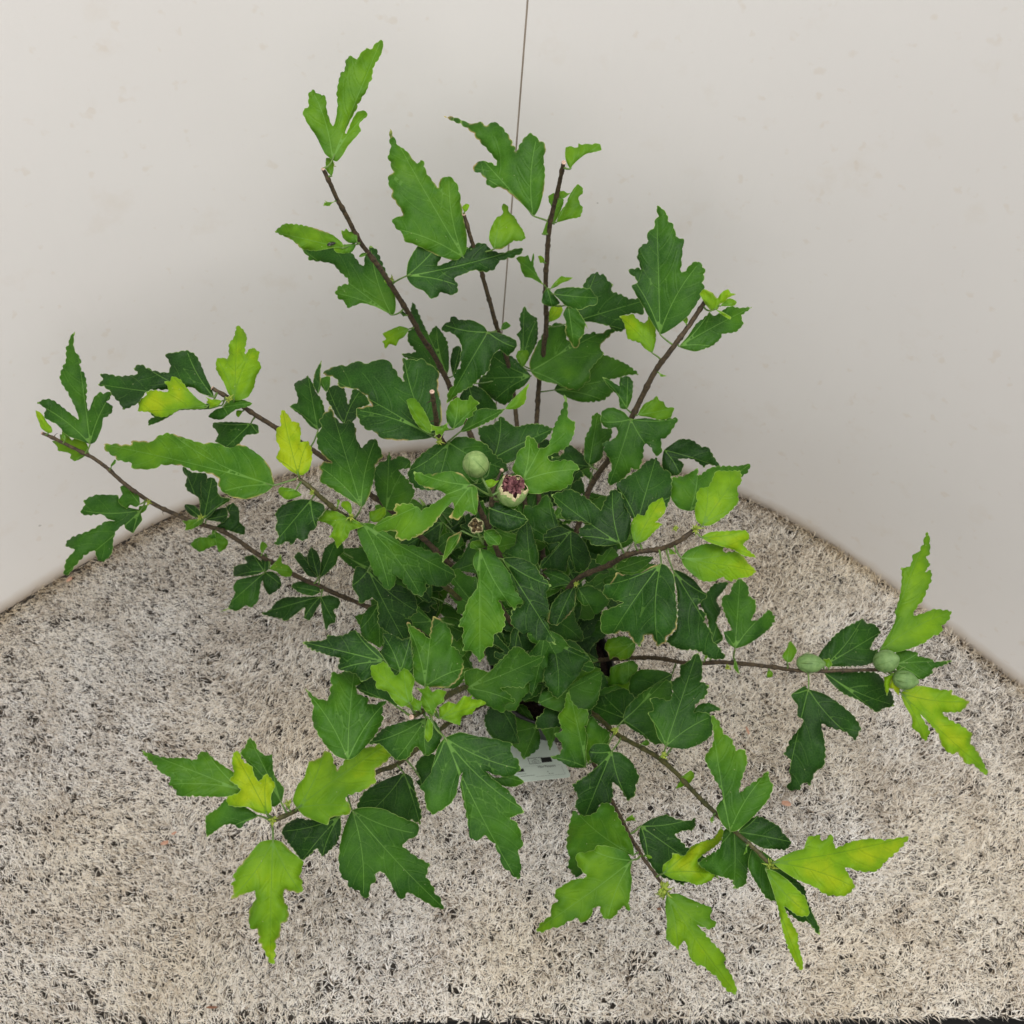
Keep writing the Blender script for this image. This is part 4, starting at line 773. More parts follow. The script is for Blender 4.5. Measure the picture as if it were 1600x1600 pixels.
H|8|.13|2|522,885 500,870 438,910+ 440,930 470,970 465,1015 500,1045 470,1090 430,1140 410,1190 398,1210 435,1240 428,1290 428,1310 440,1335 410,1380* 440,1392 480,1385 495,1350 530,1365 555,1300 600,1270 607,1200 600,1130 585,1058 640,1080 710,1100 757,1142+ 770,1110 785,1080 750,1020 680,960 600,908
H|8|.42|10|415,752 390,720 415,680 430,643* 465,690 440,745
H|8|.50|6|155,735 148,780 178,812* 167,765
H|8|.97|18|960,800 905,825 900,822+ 902,870 915,920* 930,870
H|8|.92|20|985,800 940,830 925,880 945,885 975,917* 980,850
F|13|.06|4|650,590 600,650 530,690 500,650 410,625+ 420,570 370,560 330,545 280,530 233,490* 300,485 345,480 360,455 400,460 440,455 490,430+ 520,450 560,490 610,530
F|13|.09|2|720,640 640,600 625,540 640,500 633,448+ 680,450 730,480 772,468* 780,540 785,620 750,645
F|13|.14|14|845,714 790,680 785,600 780,500 753,388+ 790,415 830,440 865,475 875,420 885,363* 920,375 960,410 985,470 975,510 1000,520 1030,560 1037,620+ 1010,680 960,717 900,717|dmg
F|13|.76|26|770,800 730,815 700,798 670,760 660,740 600,720+ 600,690 577,660 573,608* 600,605 640,588 670,620 700,660 740,620+ 770,640 795,680 780,740 785,780
F|13|.66|28|885,857 850,840 820,790 830,750 803,720+ 835,725 860,710 880,740 910,725 953,738* 940,765 940,790 905,810
F|13|.70|28|920,870 915,820 960,788 1000,800 1040,758+ 1060,765 1080,755 1080,775 1130,780 1152,798* 1100,820 1080,850 1030,860 1020,907+ 970,890
F|13|.66|24|820,830 790,832 750,812 740,790+ 765,785 780,760* 800,775 830,790
F|13|.56|24|860,868 885,900 882,960 860,992* 843,965 848,910
F|13|.23|4|460,1080 400,1060 350,1010 310,950 285,900 280,850 288,810 248,723+ 300,770 360,780 375,710 375,650 390,640 430,652 430,637 492,633* 530,660 540,690 500,710 510,750 560,770 560,800 600,800 652,780+ 630,830 635,880 600,950 550,1010 500,1062
F|13|.08|-14|850,870 770,880 700,900 640,920 560,1000+ 620,1000 700,1080* 760,1070 800,1010 850,1062+ 900,1030 930,960 900,890
D|13|.05|-16|700,2090 650,2060 560,2040 500,2000* 520,1970 600,1940 700,1990 760,2040
F|13|.15|12|945,968 910,1010 890,1080 870,1150 818,1215+ 840,1240 850,1310 880,1352 930,1330 980,1290 1005,1240 1015,1170 1035,1140 1020,1200 1040,1300 1060,1400 1070,1470+ 1100,1482 1150,1460 1190,1500 1220,1560 1230,1610 1270,1640 1300,1676* 1320,1665 1325,1600 1310,1540 1335,1500 1310,1400 1270,1370 1342,1340+ 1310,1300 1260,1230 1180,1170 1145,1135 1200,1155 1265,1165 1322,1130+ 1310,1080 1270,1040 1282,1000 1200,975 1100,960 1020,940
F|13|.14|2|1140,1130 1200,1170 1290,1155 1342,1190* 1290,1215 1220,1205
F|11|.05|4|820,1170 795,1110 830,1060 890,1050 900,1090 860,1180 830,1217* 800,1190
F|11|.13|4|740,1145 640,1180 540,1240 500,1320 500,1400+ 700,1400 780,1380 820,1402* 827,1340 800,1250+ 780,1170
I|11|.34|2|575,432 520,460 460,465 380,462 250,460 240,430 203,400+ 215,370 160,340 140,310 100,275 66,233* 130,255 200,270 270,268 340,280 355,245 390,238+ 430,275 480,310 520,335 560,370
I|11|.28|0|765,490 730,515 700,500 640,400 600,300 560,245+ 585,215 605,168* 640,195 645,225 690,260 720,253+ 725,330 740,370 780,420 775,465
I|11|.92|20|697,552 640,540 600,515 540,515 495,502+ 495,465 560,440 550,410 505,380 530,350 520,290 530,238* 555,240 580,290 620,310 630,350 655,387 690,348+ 715,370 737,405 715,460 720,530
I|11|.33|6|652,558 590,590 560,624+ 525,600 480,605 430,640 393,664* 388,600 390,560 450,520 490,475 560,500
I|11|.84|22|845,522 823,480 850,400 880,370 905,290 960,270 985,233+ 1020,250 1030,300 1050,327 1080,290 1110,240 1145,225 1165,195 1195,220 1240,205 1300,180 1360,158* 1372,180 1330,240 1290,290 1235,330 1240,390 1180,430 1085,465 1112,510+ 1110,550 1050,560 1010,570 1000,605 950,590 880,560
I|11|.60|12|725,678 660,690 600,760 550,820 525,860 535,880 513,905 530,925 518,977+ 580,950 635,935 637,980 610,1020 603,1060 610,1120 650,1130 655,1190 680,1230 710,1297* 732,1295 740,1180 760,1160 765,1100 802,1080 800,1020 780,980 780,930 867,945+ 872,890 860,860 877,790 820,740 770,690
I|11|.09|4|1060,560 980,570 900,580 850,570 790,600 768,640+ 790,680 830,730 870,782* 920,745 945,720 970,762+ 1000,740 1040,700 1065,640
I|11|.09|14|1120,530 1080,620 1060,700 1053,790 1065,860 1095,885 1110,920 1150,930 1180,972+ 1205,960 1210,910 1235,890 1240,850 1260,833 1300,870 1330,930 1360,977 1385,965 1400,940 1470,980 1540,1020 1578,1022* 1560,970 1530,940 1530,920 1490,860 1507,800 1450,770 1370,703 1450,652+ 1450,600 1400,580 1340,555 1280,525 1200,515
"""

# ------------------------------------------------------------------ build the leaves
recs = []
for i, line in enumerate(l for l in LT.strip().split('\n') if l.strip()):
    f = line.split('|'); P, tip, lobes = parse(f[0], f[4])
    recs.append(dict(P=P, tip=tip, lobes=lobes, br=int(f[1]), tint=float(f[2]), lift=float(f[3]) / 1000, dmg=1.0 if 'dmg' in f[5:] else 0.0, i=i))
def build_leaf(rc, d0=None, petiole=True):
    r = np.random.default_rng(100 + rc['i']); base = rc['P'][0]
    bp, br_, bi = branch_near(rc['br'], *base) if rc['br'] is not None else (None, None, None)
    if d0 is None: d0 = bp[2] - rc['lift']
    gx, gy = rc.get('g') or (r.uniform(-.22, .22), (0.24 if rc['br'] not in (0, 1, 2, 3) else -0.05) + r.uniform(-.16, .16))
    W, F, A, ar = leaf_mesh(rc['P'], rc['tip'], rc['lobes'], d0, gx, gy, 500 + rc['i'], droop=r.uniform(.06, .24), cup=r.uniform(.08, .30), wave=r.uniform(.8, 1.9))
    n = len(W); t0 = rc['tint']; t0 = t0 + (.06 if t0 < .2 and rc['br'] in (8, 9, 10, 11, 13) else .02 if t0 < .2 else 0); t0 = t0 if t0 < .6 else .6 + (t0 - .6) * .85
    q = np.linalg.norm(W - at(base[0], base[1], d0), axis=1); q = q / q.max(); rd = r.normal(size=3) * 22; ev = np.clip(A['ed'] / 0.012, 0, 1)
    tv = t0 + r.uniform(-.02, .02) + (q - .5) * (0.22 if t0 > .5 else .05) * (1 if t0 > .25 else r.choice([-1, 1])) + 0.09 * np.sin((W @ rd)) * (1.3 if t0 > .1 else .6) + (0.17 if t0 > .5 else .05) * (ev - .5)
    A['tint'] = np.clip(tv, 0, 1); A['dmg'] = np.full(n, rc['dmg'] if rc['dmg'] else (0.55 if r.random() < 0.06 else 0.0))
    V = [tuple(v) for v in W]; FF = [tuple(map(int, f)) for f in F]; mi = [0] * len(FF)
    if petiole and bp is not None:
        b3 = at(base[0], base[1], d0); q3 = at(bp[0], bp[1], bp[2]); dist = np.linalg.norm(b3 - q3)
        if dist < 0.058:
            inn = base + (rc['P'][rc['tip']] - base) * 0.05; i3 = at(inn[0], inn[1], d0 - 0.0004)
            ctrl = (b3 + q3) / 2 + np.array([0, 0, -0.06 * dist]) + r.normal(0, 0.04 * dist, 3)
            C = catmull([q3, ctrl, b3, i3], 5); rr = np.linspace(0.00115, 0.0006, len(C)); rr[-4:] = np.linspace(.0006, .0003, 4)
            pv, pf = tube(C, rr, 7); o_ = len(V); V += [tuple(v) for v in pv]; FF += [tuple(k + o_ for k in f) for f in pf]; mi += [1] * len(pf)
            for k in A: A[k] = np.concatenate([A[k], np.zeros(len(pv))])
    rc['area'] = ar; rc['W'] = W; rc['b3'] = at(base[0], base[1], d0)
    return V, FF, A, mi
order = sorted(range(len(recs)), key=lambda i: -abs(0.5 * np.sum(recs[i]['P'][:, 0] * np.roll(recs[i]['P'][:, 1], -1) - np.roll(recs[i]['P'][:, 0], -1) * recs[i]['P'][:, 1])))
big = set(order[:100])
rest = []
for i, rc in enumerate(recs):
    V, F, A, mi = build_leaf(rc)
    if i in big:
        o = mesh_obj("leaf", V, F, [LEAF, PETI], BOBJ[rc['br']], origin=rc['b3'], attrs=A, matidx=mi)
        if rc['tint'] >= 0.7: o['label'] = "bright yellow-green young leaf"
        elif rc['dmg']: o['label'] = "green leaf with scorched brown edge"
    else: rest.append((V, F, A, mi))
# lower, shaded foliage that fills the middle of the shrub, hung on the same stems
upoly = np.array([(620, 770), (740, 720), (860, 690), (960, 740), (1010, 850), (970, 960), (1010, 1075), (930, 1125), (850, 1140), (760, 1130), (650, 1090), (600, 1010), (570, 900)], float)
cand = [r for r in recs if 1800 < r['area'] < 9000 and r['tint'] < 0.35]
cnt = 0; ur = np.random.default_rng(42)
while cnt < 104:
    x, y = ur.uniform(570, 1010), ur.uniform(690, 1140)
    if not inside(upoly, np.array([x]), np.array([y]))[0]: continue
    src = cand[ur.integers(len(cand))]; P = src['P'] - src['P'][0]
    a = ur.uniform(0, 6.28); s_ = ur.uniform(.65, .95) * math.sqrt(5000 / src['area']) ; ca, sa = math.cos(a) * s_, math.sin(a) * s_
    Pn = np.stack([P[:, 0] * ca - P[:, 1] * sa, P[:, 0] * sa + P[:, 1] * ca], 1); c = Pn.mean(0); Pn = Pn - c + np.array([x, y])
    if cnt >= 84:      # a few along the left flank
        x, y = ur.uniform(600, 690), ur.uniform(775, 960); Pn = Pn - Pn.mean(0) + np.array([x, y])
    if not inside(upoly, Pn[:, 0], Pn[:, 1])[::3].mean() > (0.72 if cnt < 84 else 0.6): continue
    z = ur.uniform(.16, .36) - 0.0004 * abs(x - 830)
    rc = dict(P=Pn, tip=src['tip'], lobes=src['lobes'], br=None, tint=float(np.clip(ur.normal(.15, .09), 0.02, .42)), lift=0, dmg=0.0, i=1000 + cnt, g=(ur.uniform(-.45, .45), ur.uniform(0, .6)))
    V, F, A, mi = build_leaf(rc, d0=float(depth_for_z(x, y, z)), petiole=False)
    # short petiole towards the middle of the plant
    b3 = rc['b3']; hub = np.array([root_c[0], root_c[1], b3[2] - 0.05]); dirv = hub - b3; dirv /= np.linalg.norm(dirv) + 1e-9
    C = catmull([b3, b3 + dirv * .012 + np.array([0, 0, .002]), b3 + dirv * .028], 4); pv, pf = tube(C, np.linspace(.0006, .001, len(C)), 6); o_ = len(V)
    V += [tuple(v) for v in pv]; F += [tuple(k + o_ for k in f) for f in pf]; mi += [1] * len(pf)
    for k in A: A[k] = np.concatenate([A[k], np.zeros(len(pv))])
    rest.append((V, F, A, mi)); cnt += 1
# tiny new leaves breaking from the nodes along the stems
mini = [r for r in recs if 150 < r['area'] < 900]
for bk, fr_, tn in [(0, .12, .6), (0, .3, .5), (0, .52, .35), (1, .2, .6), (1, .45, .35), (2, .16, .55), (2, .36, .5), (3, .15, .6), (3, .38, .45), (4, .2, .55), (4, .42, .3), (5, .3, .6), (6, .07, .6), (6, .2, .5), (6, .33, .45), (6, .48, .3), (6, .6, .35), (7, .25, .6), (7, .5, .4),
                    (8, .18, .45), (8, .35, .5), (8, .52, .4), (9, .12, .6), (9, .25, .5), (9, .42, .5), (9, .6, .4), (10, .2, .6), (10, .45, .5), (11, .15, .5), (11, .35, .45), (13, .3, .6), (14, .3, .5)]:
    D_, r__ = BP[bk]; j = int(fr_ * (len(D_) - 1)); sd = ur.choice([-1, 1]); t_ = D_[j + 1, :2] - D_[j, :2]; t_ /= np.linalg.norm(t_); nn = np.array([-t_[1], t_[0]]) * sd
    src = mini[ur.integers(len(mini))]; P = src['P'] - src['P'][0]; tv = P[src['tip']]; a = math.atan2(*(nn - t_ * .6)[::-1]) - math.atan2(tv[1], tv[0]) + ur.normal(0, .3); s_ = ur.uniform(11, 19) / np.linalg.norm(tv)
    Pn = np.stack([P[:, 0] * math.cos(a) - P[:, 1] * math.sin(a), P[:, 0] * math.sin(a) + P[:, 1] * math.cos(a)], 1) * s_ + D_[j, :2] + nn * 5
    rest.append(build_leaf(dict(P=Pn, tip=src['tip'], lobes=src['lobes'], br=bk, tint=tn, lift=.003, dmg=0.0, i=2000 + len(rest), g=(ur.uniform(-.5, .5), ur.uniform(-.3, .6)))))
V = []; F = []; mi = []; A = {k: [] for k in ('vd', 'vs', 'ed', 'tint', 'dmg')}
for v, f, a, m_ in rest:
    o_ = len(V); V += v; F += [tuple(k + o_ for k in ff) for ff in f]; mi += m_
    for k in A: A[k].append(a[k])
A = {k: np.concatenate(a) for k, a in A.items()}
tag(mesh_obj("small_leaves", V, F, [LEAF, PETI], shrub, origin=root_c, attrs=A, matidx=mi), "mass of smaller and lower leaves filling the shrub", kind="stuff")

# thin side twigs (parts of the crown skeleton seen between the leaves)
def px_tube(pts, r0, r1, mat, parent, name):
    C = catmull([at(x, y, d) for x, y, d in pts], 6); V, F = tube(C, np.linspace(r0, r1, len(C)), 8); return mesh_obj(name, V, F, mat, parent, origin=C[0])
def dz(x, y, z): return float(depth_for_z(x, y, z))
px_tube([(784, 735, dz(784, 735, .60)), (776, 752, dz(776, 752, .60)), (768, 775, dz(768, 775, .605))], .0011, .0014, BARK, BOBJ[14], "twig")
V, F = tube([at(784.6, 733.4, dz(784, 735, .601)), at(784, 735, dz(784, 735, .60)), at(783, 737, dz(784, 735, .60))], [.0014, .0021, .0013], 10); mesh_obj("cut_end", V, F, CUT, BOBJ[14], origin=V[0])
px_tube([(768, 776, dz(768, 776, .60)), (763, 765, dz(763, 765, .61)), (752, 745, dz(752, 745, .615))], .0013, .0012, PETI, BOBJ[14], "twig")
px_tube([(768, 776, dz(768, 776, .60)), (777, 781, dz(777, 781, .60)), (790, 780, dz(790, 780, .60))], .0013, .0015, PETI, BOBJ[14], "twig")
px_tube([(755, 850, dz(755, 850, .56)), (749, 838, dz(749, 838, .57)), (746, 828, dz(746, 828, .575))], .0012, .0012, PETI, BOBJ[14], "twig")

# ------------------------------------------------------------------ buds
def frame(ax, ay, az):
    a = ax * CRIGHT + ay * CUP - az * CFW; a /= np.linalg.norm(a); u = np.cross(a, [0.1, 0.3, 1.0]); u /= np.linalg.norm(u); return a, u, np.cross(a, u)
def bud(cx, cy, d, rpx, axis, parent, mat=BUD, long=1.12, phase=0.0, label=None, nbr=7, bracts=True, seed=1):
    r = np.random.default_rng(seed); R = rpx * .94 * d / FPX; c = at(cx, cy, d); a, u, v = frame(*axis); nu, nv = 80, 36; V = []; F = []; mi = []
    for j in range(nv + 1):
        th = math.pi * j / nv
        for i in range(nu):
            ph = 2 * math.pi * i / nu; dd = min(abs((ph - phase - k * 2 * math.pi / 5 + math.pi) % (2 * math.pi) - math.pi) for k in range(5))
            rr = R * (1 + 0.055 * math.exp(-(dd / 0.06) ** 2) * math.sin(th) - 0.035 * math.exp(-(dd / 0.2) ** 2) + 0.01 * math.sin(3 * ph + 2 * th + seed))
            z = math.cos(th) * R * long * (1 + 0.20 * max(0, math.cos(th)) ** 14)
            V.append(c + a * z + (u * math.cos(ph) + v * math.sin(ph)) * rr * math.sin(th) ** 0.92)
    for j in range(nv):
        for i in range(nu):
            F.append((j * nu + i, j * nu + (i + 1) % nu, (j + 1) * nu + (i + 1) % nu, (j + 1) * nu + i)); ph = 2 * math.pi * (i + .5) / nu
            dd = min(abs((ph - phase - k * 2 * math.pi / 5 + math.pi) % (2 * math.pi) - math.pi) for k in range(5)); mi.append(1 if dd < 0.05 and j < nv * 0.62 else 0)
    o = mesh_obj("flower_bud", V, F, [mat, SEAMG], parent, origin=c, matidx=mi)
    if label: o['label'] = label
    if bracts:
        parts = []
        for k in range(nbr):
            ph = 2 * math.pi * k / nbr + phase; w_ = u * math.cos(ph) + v * math.sin(ph); b0 = c - a * R * long * .93
            L_ = R * r.uniform(1.0, 1.5); C = catmull([b0, b0 + w_ * R * .62 + a * R * .25, b0 + w_ * R * (1.12 + r.uniform(0, .12)) + a * L_ * .75, b0 + w_ * R * (1.12 + r.uniform(-.05, .3)) + a * L_ * 1.1], 4)
            parts.append(tube(C, np.linspace(.0006, .00025, len(C)), 6))
        V, F = merge(parts); mesh_obj("bracts", V, F, PETI, parent, origin=c)
    return o
bud(743.5, 725.5, dz(743, 725, .625), 21.8, (-.25, .38, .9), BOBJ[14], phase=.5, label="pale green round bud at the centre", seed=3, bracts=False)
parts = []
for (x0, y0, x1, y1, x2, y2) in [(752, 748, 762, 742, 766, 722), (748, 748, 740, 752, 731, 742), (747, 749, 744, 755, 739, 750), (752, 747, 757, 735, 755, 728)]:
    d = dz(745, 745, .615); parts.append(tube(catmull([at(x0, y0, d), at(x1, y1, d - .002), at(x2, y2, d - .004)], 4), np.linspace(.0007, .0003, 9), 6))
V, F = merge(parts); mesh_obj("bracts", V, F, PETI, BOBJ[14], origin=V[0])
bud(1265, 1036.5, dz(1265, 1037, .372), 15.5, (1, .0, .25), BOBJ[8], mat=BUDD, long=1.38, phase=.2, label="green pointed bud lying along the stem", seed=5, nbr=6)
bud(1384, 1033, dz(1384, 1033, .405), 18.6, (.55, .35, .75), BOBJ[8], mat=BUDD, phase=.9, label="round green bud at the end of the stem", seed=7)
bud(1413.5, 1062.5, dz(1413, 1062, .40), 15.6, (.95, -.1, .35), BOBJ[8], mat=BUDD, phase=.3, label="smaller green bud beside the yellow bracts", seed=9, long=1.2)
px_tube([(1385, 1046, dz(1385, 1046, .381)), (1392, 1052, dz(1392, 1052, .385)), (1400, 1058, dz(1400, 1058, .39))], .0018, .0015, PETI, BOBJ[8], "twig")
px_tube([(1270, 1048, dz(1270, 1048, .366)), (1258, 1044, dz(1258, 1044, .368)), (1250, 1040, dz(1250, 1040, .372))], .0012, .0012, PETI, BOBJ[8], "twig")

def open_bud(cx, cy, d, rpx, axis, parent, label, inner, seed, open_ang=62, mouth=0.9):
    r = np.random.default_rng(seed); R = rpx * d / FPX; c = at(cx, cy, d); a, u, v = frame(*axis); nu, nv = 90, 26
    for_thick = []
    V = []; F = []; mi = []
    for lay in (0, 1):
        for j in range(nv + 1):
            for i in range(nu):
                ph = 2 * math.pi * i / nu; s5 = (ph * 5 / (2 * math.pi)) % 1; point = 1 - abs(2 * s5 - 1)       # 5 pointed lobes
                edge = rad(open_ang) - rad(24) * point ** 1.2 * (0.7 + 0.5 * math.sin(ph * 2 + seed)) + 0.07 * math.sin(ph * 13 + seed) + 0.05 * math.sin(ph * 29)
                th = math.pi - (math.pi - edge) * j / nv; q = j / nv
                rr = R * (1 - 0.05 * lay) * (1 + 0.10 * q ** 4 * math.sin(ph * 5 + 1) + 0.015 * math.sin(ph * 25))
                V.append(c + a * math.cos(th) * R * 1.12 + (u * math.cos(ph) + v * math.sin(ph)) * rr * math.sin(th) * (1 + 0.12 * q ** 6))
    W = nu * (nv + 1)
    for lay in (0, 1):
        for j in range(nv):
            for i in range(nu):
                q = (j * nu + i, j * nu + (i + 1) % nu, (j + 1) * nu + (i + 1) % nu, (j + 1) * nu + i); F.append(tuple(k + W * lay for k in q)); mi.append(1 if (j >= nv - 3 or lay) else 0)
    for i in range(nu): F.append((nv * nu + i, nv * nu + (i + 1) % nu, W + nv * nu + (i + 1) % nu, W + nv * nu + i)); mi.append(1)
    o = mesh_obj("flower_bud", V, F, [BUD, CREAM], parent, origin=c, matidx=mi); o['label'] = label
    # crumpled withered petals inside
    for (mat, nm, k0, k1, rad_) in inner:
        V = []; F = []; 
        for k in range(k0):
            n1, n2 = 9, 9; w_ = r.uniform(-1, 1, 2) * 0.5 * mouth; pos = c + a * R * r.uniform(.25, .62) + (u * w_[0] + v * w_[1]) * R
            e1 = r.normal(size=3); e1 /= np.linalg.norm(e1); e2 = np.cross(e1, a + r.normal(0, .4, 3)); e2 /= np.linalg.norm(e2); e3 = np.cross(e1, e2); f1, f2, f3 = r.uniform(2, 6, 3)
            o_ = len(V)
            for i in range(n1):
                for j in range(n2):
                    x = (i / (n1 - 1) - .5) * 2; y = (j / (n2 - 1) - .5) * 2
                    V.append(pos + (e1 * x * rad_ + e2 * y * rad_ * .7 + e3 * .3 * rad_ * (math.sin(x * f1 + k) + math.cos(y * f2 + x * f3))) * R)
            for i in range(n1 - 1):
                for j in range(n2 - 1): b_ = o_ + i * n2 + j; F.append((b_, b_ + 1, b_ + n2 + 1, b_ + n2))
        V = np.array(V); L_ = V - c; h = L_ @ a; lat = np.linalg.norm(L_ - h[:, None] * a, axis=1); lim = .80 * R * np.where(h > .45 * R, 1.0, 1.0); sc_ = np.minimum(1, lim / (lat + 1e-9)); V = c + h[:, None] * a * k1 + (L_ - h[:, None] * a) * sc_[:, None]
        mesh_obj(nm, V, F, mat, o, origin=c)
    return o
open_bud(799.5, 767.5, dz(799, 767, .615), 23.5, (.22, .48, .82), BOBJ[14], "opened bud with withered purple petals inside", [(PURP, "petal", 30, 1.42, .44), (CREAM, "stigma", 10, 1.5, .26)], 4, open_ang=52)
open_bud(744.5, 822, dz(744, 822, .575), 12.2, (-.05, .1, 1), BOBJ[14], "small dried-out bud with a ragged brown opening", [(simple("dried_brown", (.03, .018, .01), (.22, .15, .06), 300, .8, 1.0), "petal", 14, 1.0, .40), (CREAM, "stigma", 6, 1.1, .22)], 6, open_ang=56)
# leafy knots of young growth at twig ends
def knot(px_, py_, d, rpx, parent, mats, seed, n=16):
    r = np.random.default_rng(seed); c = at(px_, py_, d); R = rpx * d / FPX; parts = []
    for k in range(n):
        dv = r.normal(size=3); dv -= CFW * .5; dv /= np.linalg.norm(dv); b0 = c + dv * R * .2; L_ = R * r.uniform(.7, 1.3); bend = r.normal(0, .3, 3)
        parts.append(tube([b0, b0 + dv * L_ * .5, b0 + (dv + bend) * L_], [R * .24, R * .2, R * .03], 6))
    V, F = merge(parts); o = mesh_obj("shoot_tip", V, F, mats, parent, origin=c)
YNG = simple("young_shoot", (.12, .20, .02), (.33, .38, .05), 250, .6)
for (x, y, z, r_, b_) in [(1036, 1388, .332, 11, 10), (1038, 1396, .325, 9, 10), (426, 1282, .442, 8, 11), (450, 1255, .445, 6, 11), (1204, 1352, .412, 9, 9), (1087, 826, .525, 7, 7), (672, 1106, .54, 8, 13), (661, 1099, .54, 6, 13), (520, 258, .66, 4, 0), (686, 688, .58, 7, 12), (548, 808, .49, 6, 5), (488, 770, .525, 4, 5), (358, 624, .53, 6, 4), (1136, 1042, .33, 5, 8), (434, 885, .31, 5, 6), (314, 808, .39, 5, 6), (232, 785, .41, 4, 6), (961, 1142, .30, 6, 9), (1036, 1180, .355, 6, 9), (1056, 826, .50, 5, 7), (900, 912, .39, 5, 7), (612, 437, .565, 5, 0)]:
    knot(x, y, dz(x, y, z) - .002, r_, BOBJ[b_], YNG, int(x))

# ------------------------------------------------------------------ plant label
e1 = np.array([66., -6.6]); g1 = 25.; e2 = np.array([-26., -54.]); g2 = 54.
LB0 = np.array([893., 1214.]); LBd = dz(893, 1214, .045)
M_ = np.linalg.inv(np.stack([e1, e2], 1))
LP0 = at(*LB0, LBd); _a = at(*(LB0 + e1), LBd + g1 * LBd / FPX) - LP0; _b = at(*(LB0 + e2), LBd + g2 * LBd / FPX) - LP0
LN = np.cross(_a, _b); LN /= np.linalg.norm(LN); LN = LN if LN @ CFW < 0 else -LN
def lab(px_, py_, eps=0.0):
    r_ = ray(px_, py_); return CPOS + r_ * (np.dot(LP0 - CPOS, LN) / np.dot(r_, LN)) + LN * eps
def zz(X, Y): return 750 + X / 8, 1120 + Y / 8
CARD = simple("label_card", (0.60, 0.68, 0.60), (0.64, 0.72, 0.64), 30, 0.4); INK = simple("print_ink", (0.012, 0.012, 0.012), (0.02, 0.02, 0.02), 30, 0.6); GREY = simple("print_grey", (0.22, 0.25, 0.22), (0.26, 0.29, 0.26), 30, 0.6)
lroot = bpy.data.objects.new("plant_label", None); lroot.empty_display_size = .03; lo = lab(840, 1200); link(lroot, None, lo)
tag(lroot, "pale printed plant passport card in front of the pot under the shrub", "plant label")
cps = []
W1 = 1.4; H1 = 1.75
def st_px(s, t): return LB0 + e1 * s + e2 * t
c_ = 0.09
ring = [(-W1 + c_, 0)] + [(-c_, 0)] + [(-c_ + c_ * math.sin(a), c_ - c_ * math.cos(a)) for a in np.linspace(.3, 1.57, 5)] + [(0, H1 - c_)] + [(-c_ * (1 - math.cos(a)), H1 - c_ + c_ * math.sin(a)) for a in np.linspace(.3, 1.57, 5)] + [(-W1 + c_, H1)] + [(-W1 + c_ - c_ * math.sin(a), H1 - c_ + c_ * math.cos(a)) for a in np.linspace(.3, 1.57, 5)] + [(-W1, c_)] + [(-W1 + c_ * (1 - math.cos(a)), c_ - c_ * math.sin(a)) for a in np.linspace(.3, 1.4, 4)]
fv = [lab(*st_px(s, t)) for s, t in ring]; bv = [lab(*st_px(s, t), -0.0006) for s, t in ring]; n = len(ring)
mesh_obj("card", fv + bv, [tuple(range(n)), tuple(range(n, 2 * n))[::-1]] + [(i, (i + 1) % n, n + (i + 1) % n, n + i) for i in range(n)], CARD, lroot, origin=lo, smooth=False)
def quadL(name, corners, mat, eps=.0003):
    P3 = [lab(*zz(*c), eps) for c in corners]; return P3
def strips(name, quads, mat, eps=.0003):
    for q in quads: V = quadL(name, q, mat, eps); mesh_obj(name, V, [(0, 1, 2, 3)], mat, lroot, origin=V[0], smooth=False)
def line(a, b, w_):
    a = np.array(a, float); b = np.array(b, float); d = (b - a) / np.linalg.norm(b - a); nn = np.array([-d[1], d[0]]) * w_ / 2; return [tuple(a - nn), tuple(b - nn), tuple(b + nn), tuple(a + nn)]
strips("box_outline", [line((596, 524), (768, 508), 5), (line((596, 524), (622, 592), 5)), line((622, 592), (770, 577), 5), line((640, 566), (686, 530), 4), line((686, 530), (740, 560), 4), line((654, 572), (716, 566), 4), line((676, 556), (700, 553), 4)], INK)
strips("black_block", [[(755, 514), (880, 502), (905, 562), (775, 576)], [(380, 684), (392, 702), (556, 686), (540, 646)]], INK, .00032)
strips("frame_line", [line((1018, 618), (1066, 716), 3), line((1066, 716), (700, 748), 3), line((560, 620), (1018, 600), 2)], GREY)
strips("small_print", [line((462, 722), (578, 712), 6), line((505, 748), (684, 730), 6), line((860, 712), (876, 710), 11), line((888, 709), (922, 706), 6)], GREY)
def text(s, X, Y, size, mat, name):
    cu = bpy.data.curves.new(name, 'FONT'); cu.body = s; cu.size = 1.0; cu.resolution_u = 3
    to = bpy.data.objects.new("tmp", cu); col.objects.link(to); dg = bpy.context.evaluated_depsgraph_get(); me = bpy.data.meshes.new_from_object(to.evaluated_get(dg))
    V = []; uu = np.array([1, -0.085]) * size; vv = np.array([-0.38, -0.92]) * size
    for v in me.vertices: p = np.array([X, Y]) + uu * v.co.x + vv * v.co.y; V.append(lab(*zz(*p), .00035))
    F = [tuple(p.vertices) for p in me.polygons]; bpy.data.objects.remove(to); mesh_obj(name, V, F, mat, lroot, origin=lo, smooth=False)
text("Plant Passport", 728, 640, 38, INK, "printed_text"); text("A", 842, 694, 26, INK, "printed_text")
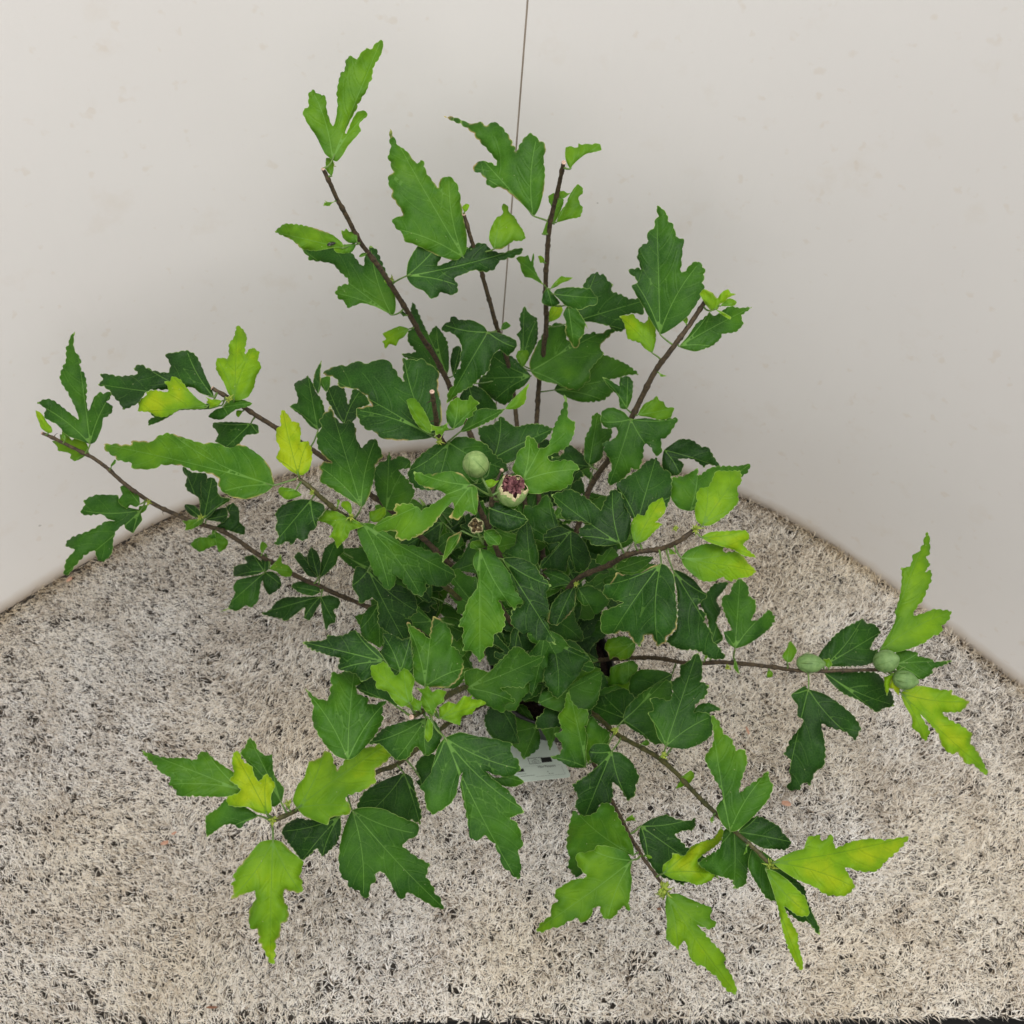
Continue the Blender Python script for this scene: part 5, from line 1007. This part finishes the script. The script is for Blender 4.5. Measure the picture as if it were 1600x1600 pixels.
# stake that runs from the card down behind it into the soil
s0 = lab(*st_px(-0.7, H1 - .2), -0.0012); s1 = np.array([root_c[0] - .005, root_c[1] - .05, PZ + .03]); s2 = np.array([root_c[0], root_c[1] - .045, PZ - .01])
V = []; 
for p, wd in ((s0, .005), (s1, .004), (s2, .003)): V += [p + CRIGHT * wd, p - CRIGHT * wd, p - CRIGHT * wd + CFW * .0012, p + CRIGHT * wd + CFW * .0012]
mesh_obj("stake", V, [(0, 1, 5, 4), (1, 2, 6, 5), (2, 3, 7, 6), (3, 0, 4, 7), (4, 5, 9, 8), (5, 6, 10, 9), (6, 7, 11, 10), (7, 4, 8, 11), (0, 3, 2, 1), (8, 9, 10, 11)], CARD, lroot, origin=lo, smooth=False)

# ------------------------------------------------------------------ the small fly resting on the scorched leaf at upper left
lf = [r for r in recs if abs(r['P'][0][0] - (400 + 438 / 3.2)) < 1 and abs(r['P'][0][1] - 1240 / 3.2) < 1][0]
Wc = lf['W']; tgt = ray(518, 381); tt = (Wc - CPOS) @ CFW; pj = (Wc - CPOS) / tt[:, None]; k = int(np.argmin(np.linalg.norm(pj - tgt, axis=1))); dfly = float(tt[k]) - 0.0022
FLY = simple("fly_black", (.006, .006, .006), (.03, .026, .02), 400, .4); FW = simple("fly_wing", (.05, .05, .045), (.09, .08, .07), 300, .3)
cf = at(518, 381, dfly); froot = bpy.data.objects.new("fly", None); froot.empty_display_size = .005; link(froot, None, cf); tag(froot, "tiny black fly sitting on the scorched leaf at upper left", "fly")
def ell(c, ax_, rl, rw, n=12):
    ax_ = ax_ / np.linalg.norm(ax_); return tube([c + ax_ * rl * 1.6 * math.cos(t) for t in np.linspace(3.14, 0, 9)], [max(1e-5, rw * 1.6 * math.sin(t)) for t in np.linspace(3.14, 0, 9)], n)
ad = CRIGHT * .95 + CUP * .25
V, F = merge([ell(cf - ad * .0018, ad, .0019, .0009), ell(cf + ad * .0014, ad, .001, .0009), ell(cf + ad * .0034, ad, .0006, .0006)]); mesh_obj("body", V, F, FLY, froot, origin=cf)
parts = []
for sgn in (-1, 1):
    for k in (-.9, .1, 1.0):
        b0 = cf + ad * .0009 * k; o1 = b0 + CUP * sgn * .0022 - CFW * .0006 + CRIGHT * k * .0006; parts.append(tube([b0, o1, o1 + CUP * sgn * .0008 + CFW * .0022], [.0002, .00016, .0001], 5))
V, F = merge(parts); mesh_obj("legs", V, F, FLY, froot, origin=cf)
for sgn in (-1, 1):
    b0 = cf + ad * .0006 - CFW * .0008; q = -ad * .0038 + CUP * sgn * .0016; nrm = CUP * .0008 * sgn
    mesh_obj("wing", [b0, b0 + q * .5 + nrm, b0 + q, b0 + q * .5 - nrm, b0 - CFW * .00005, b0 + q * .5 + nrm - CFW * .00005, b0 + q - CFW * .00005, b0 + q * .5 - nrm - CFW * .00005], [(0, 1, 2, 3), (7, 6, 5, 4), (0, 4, 5, 1), (1, 5, 6, 2), (2, 6, 7, 3), (3, 7, 4, 0)], FW, froot, origin=cf, smooth=False)
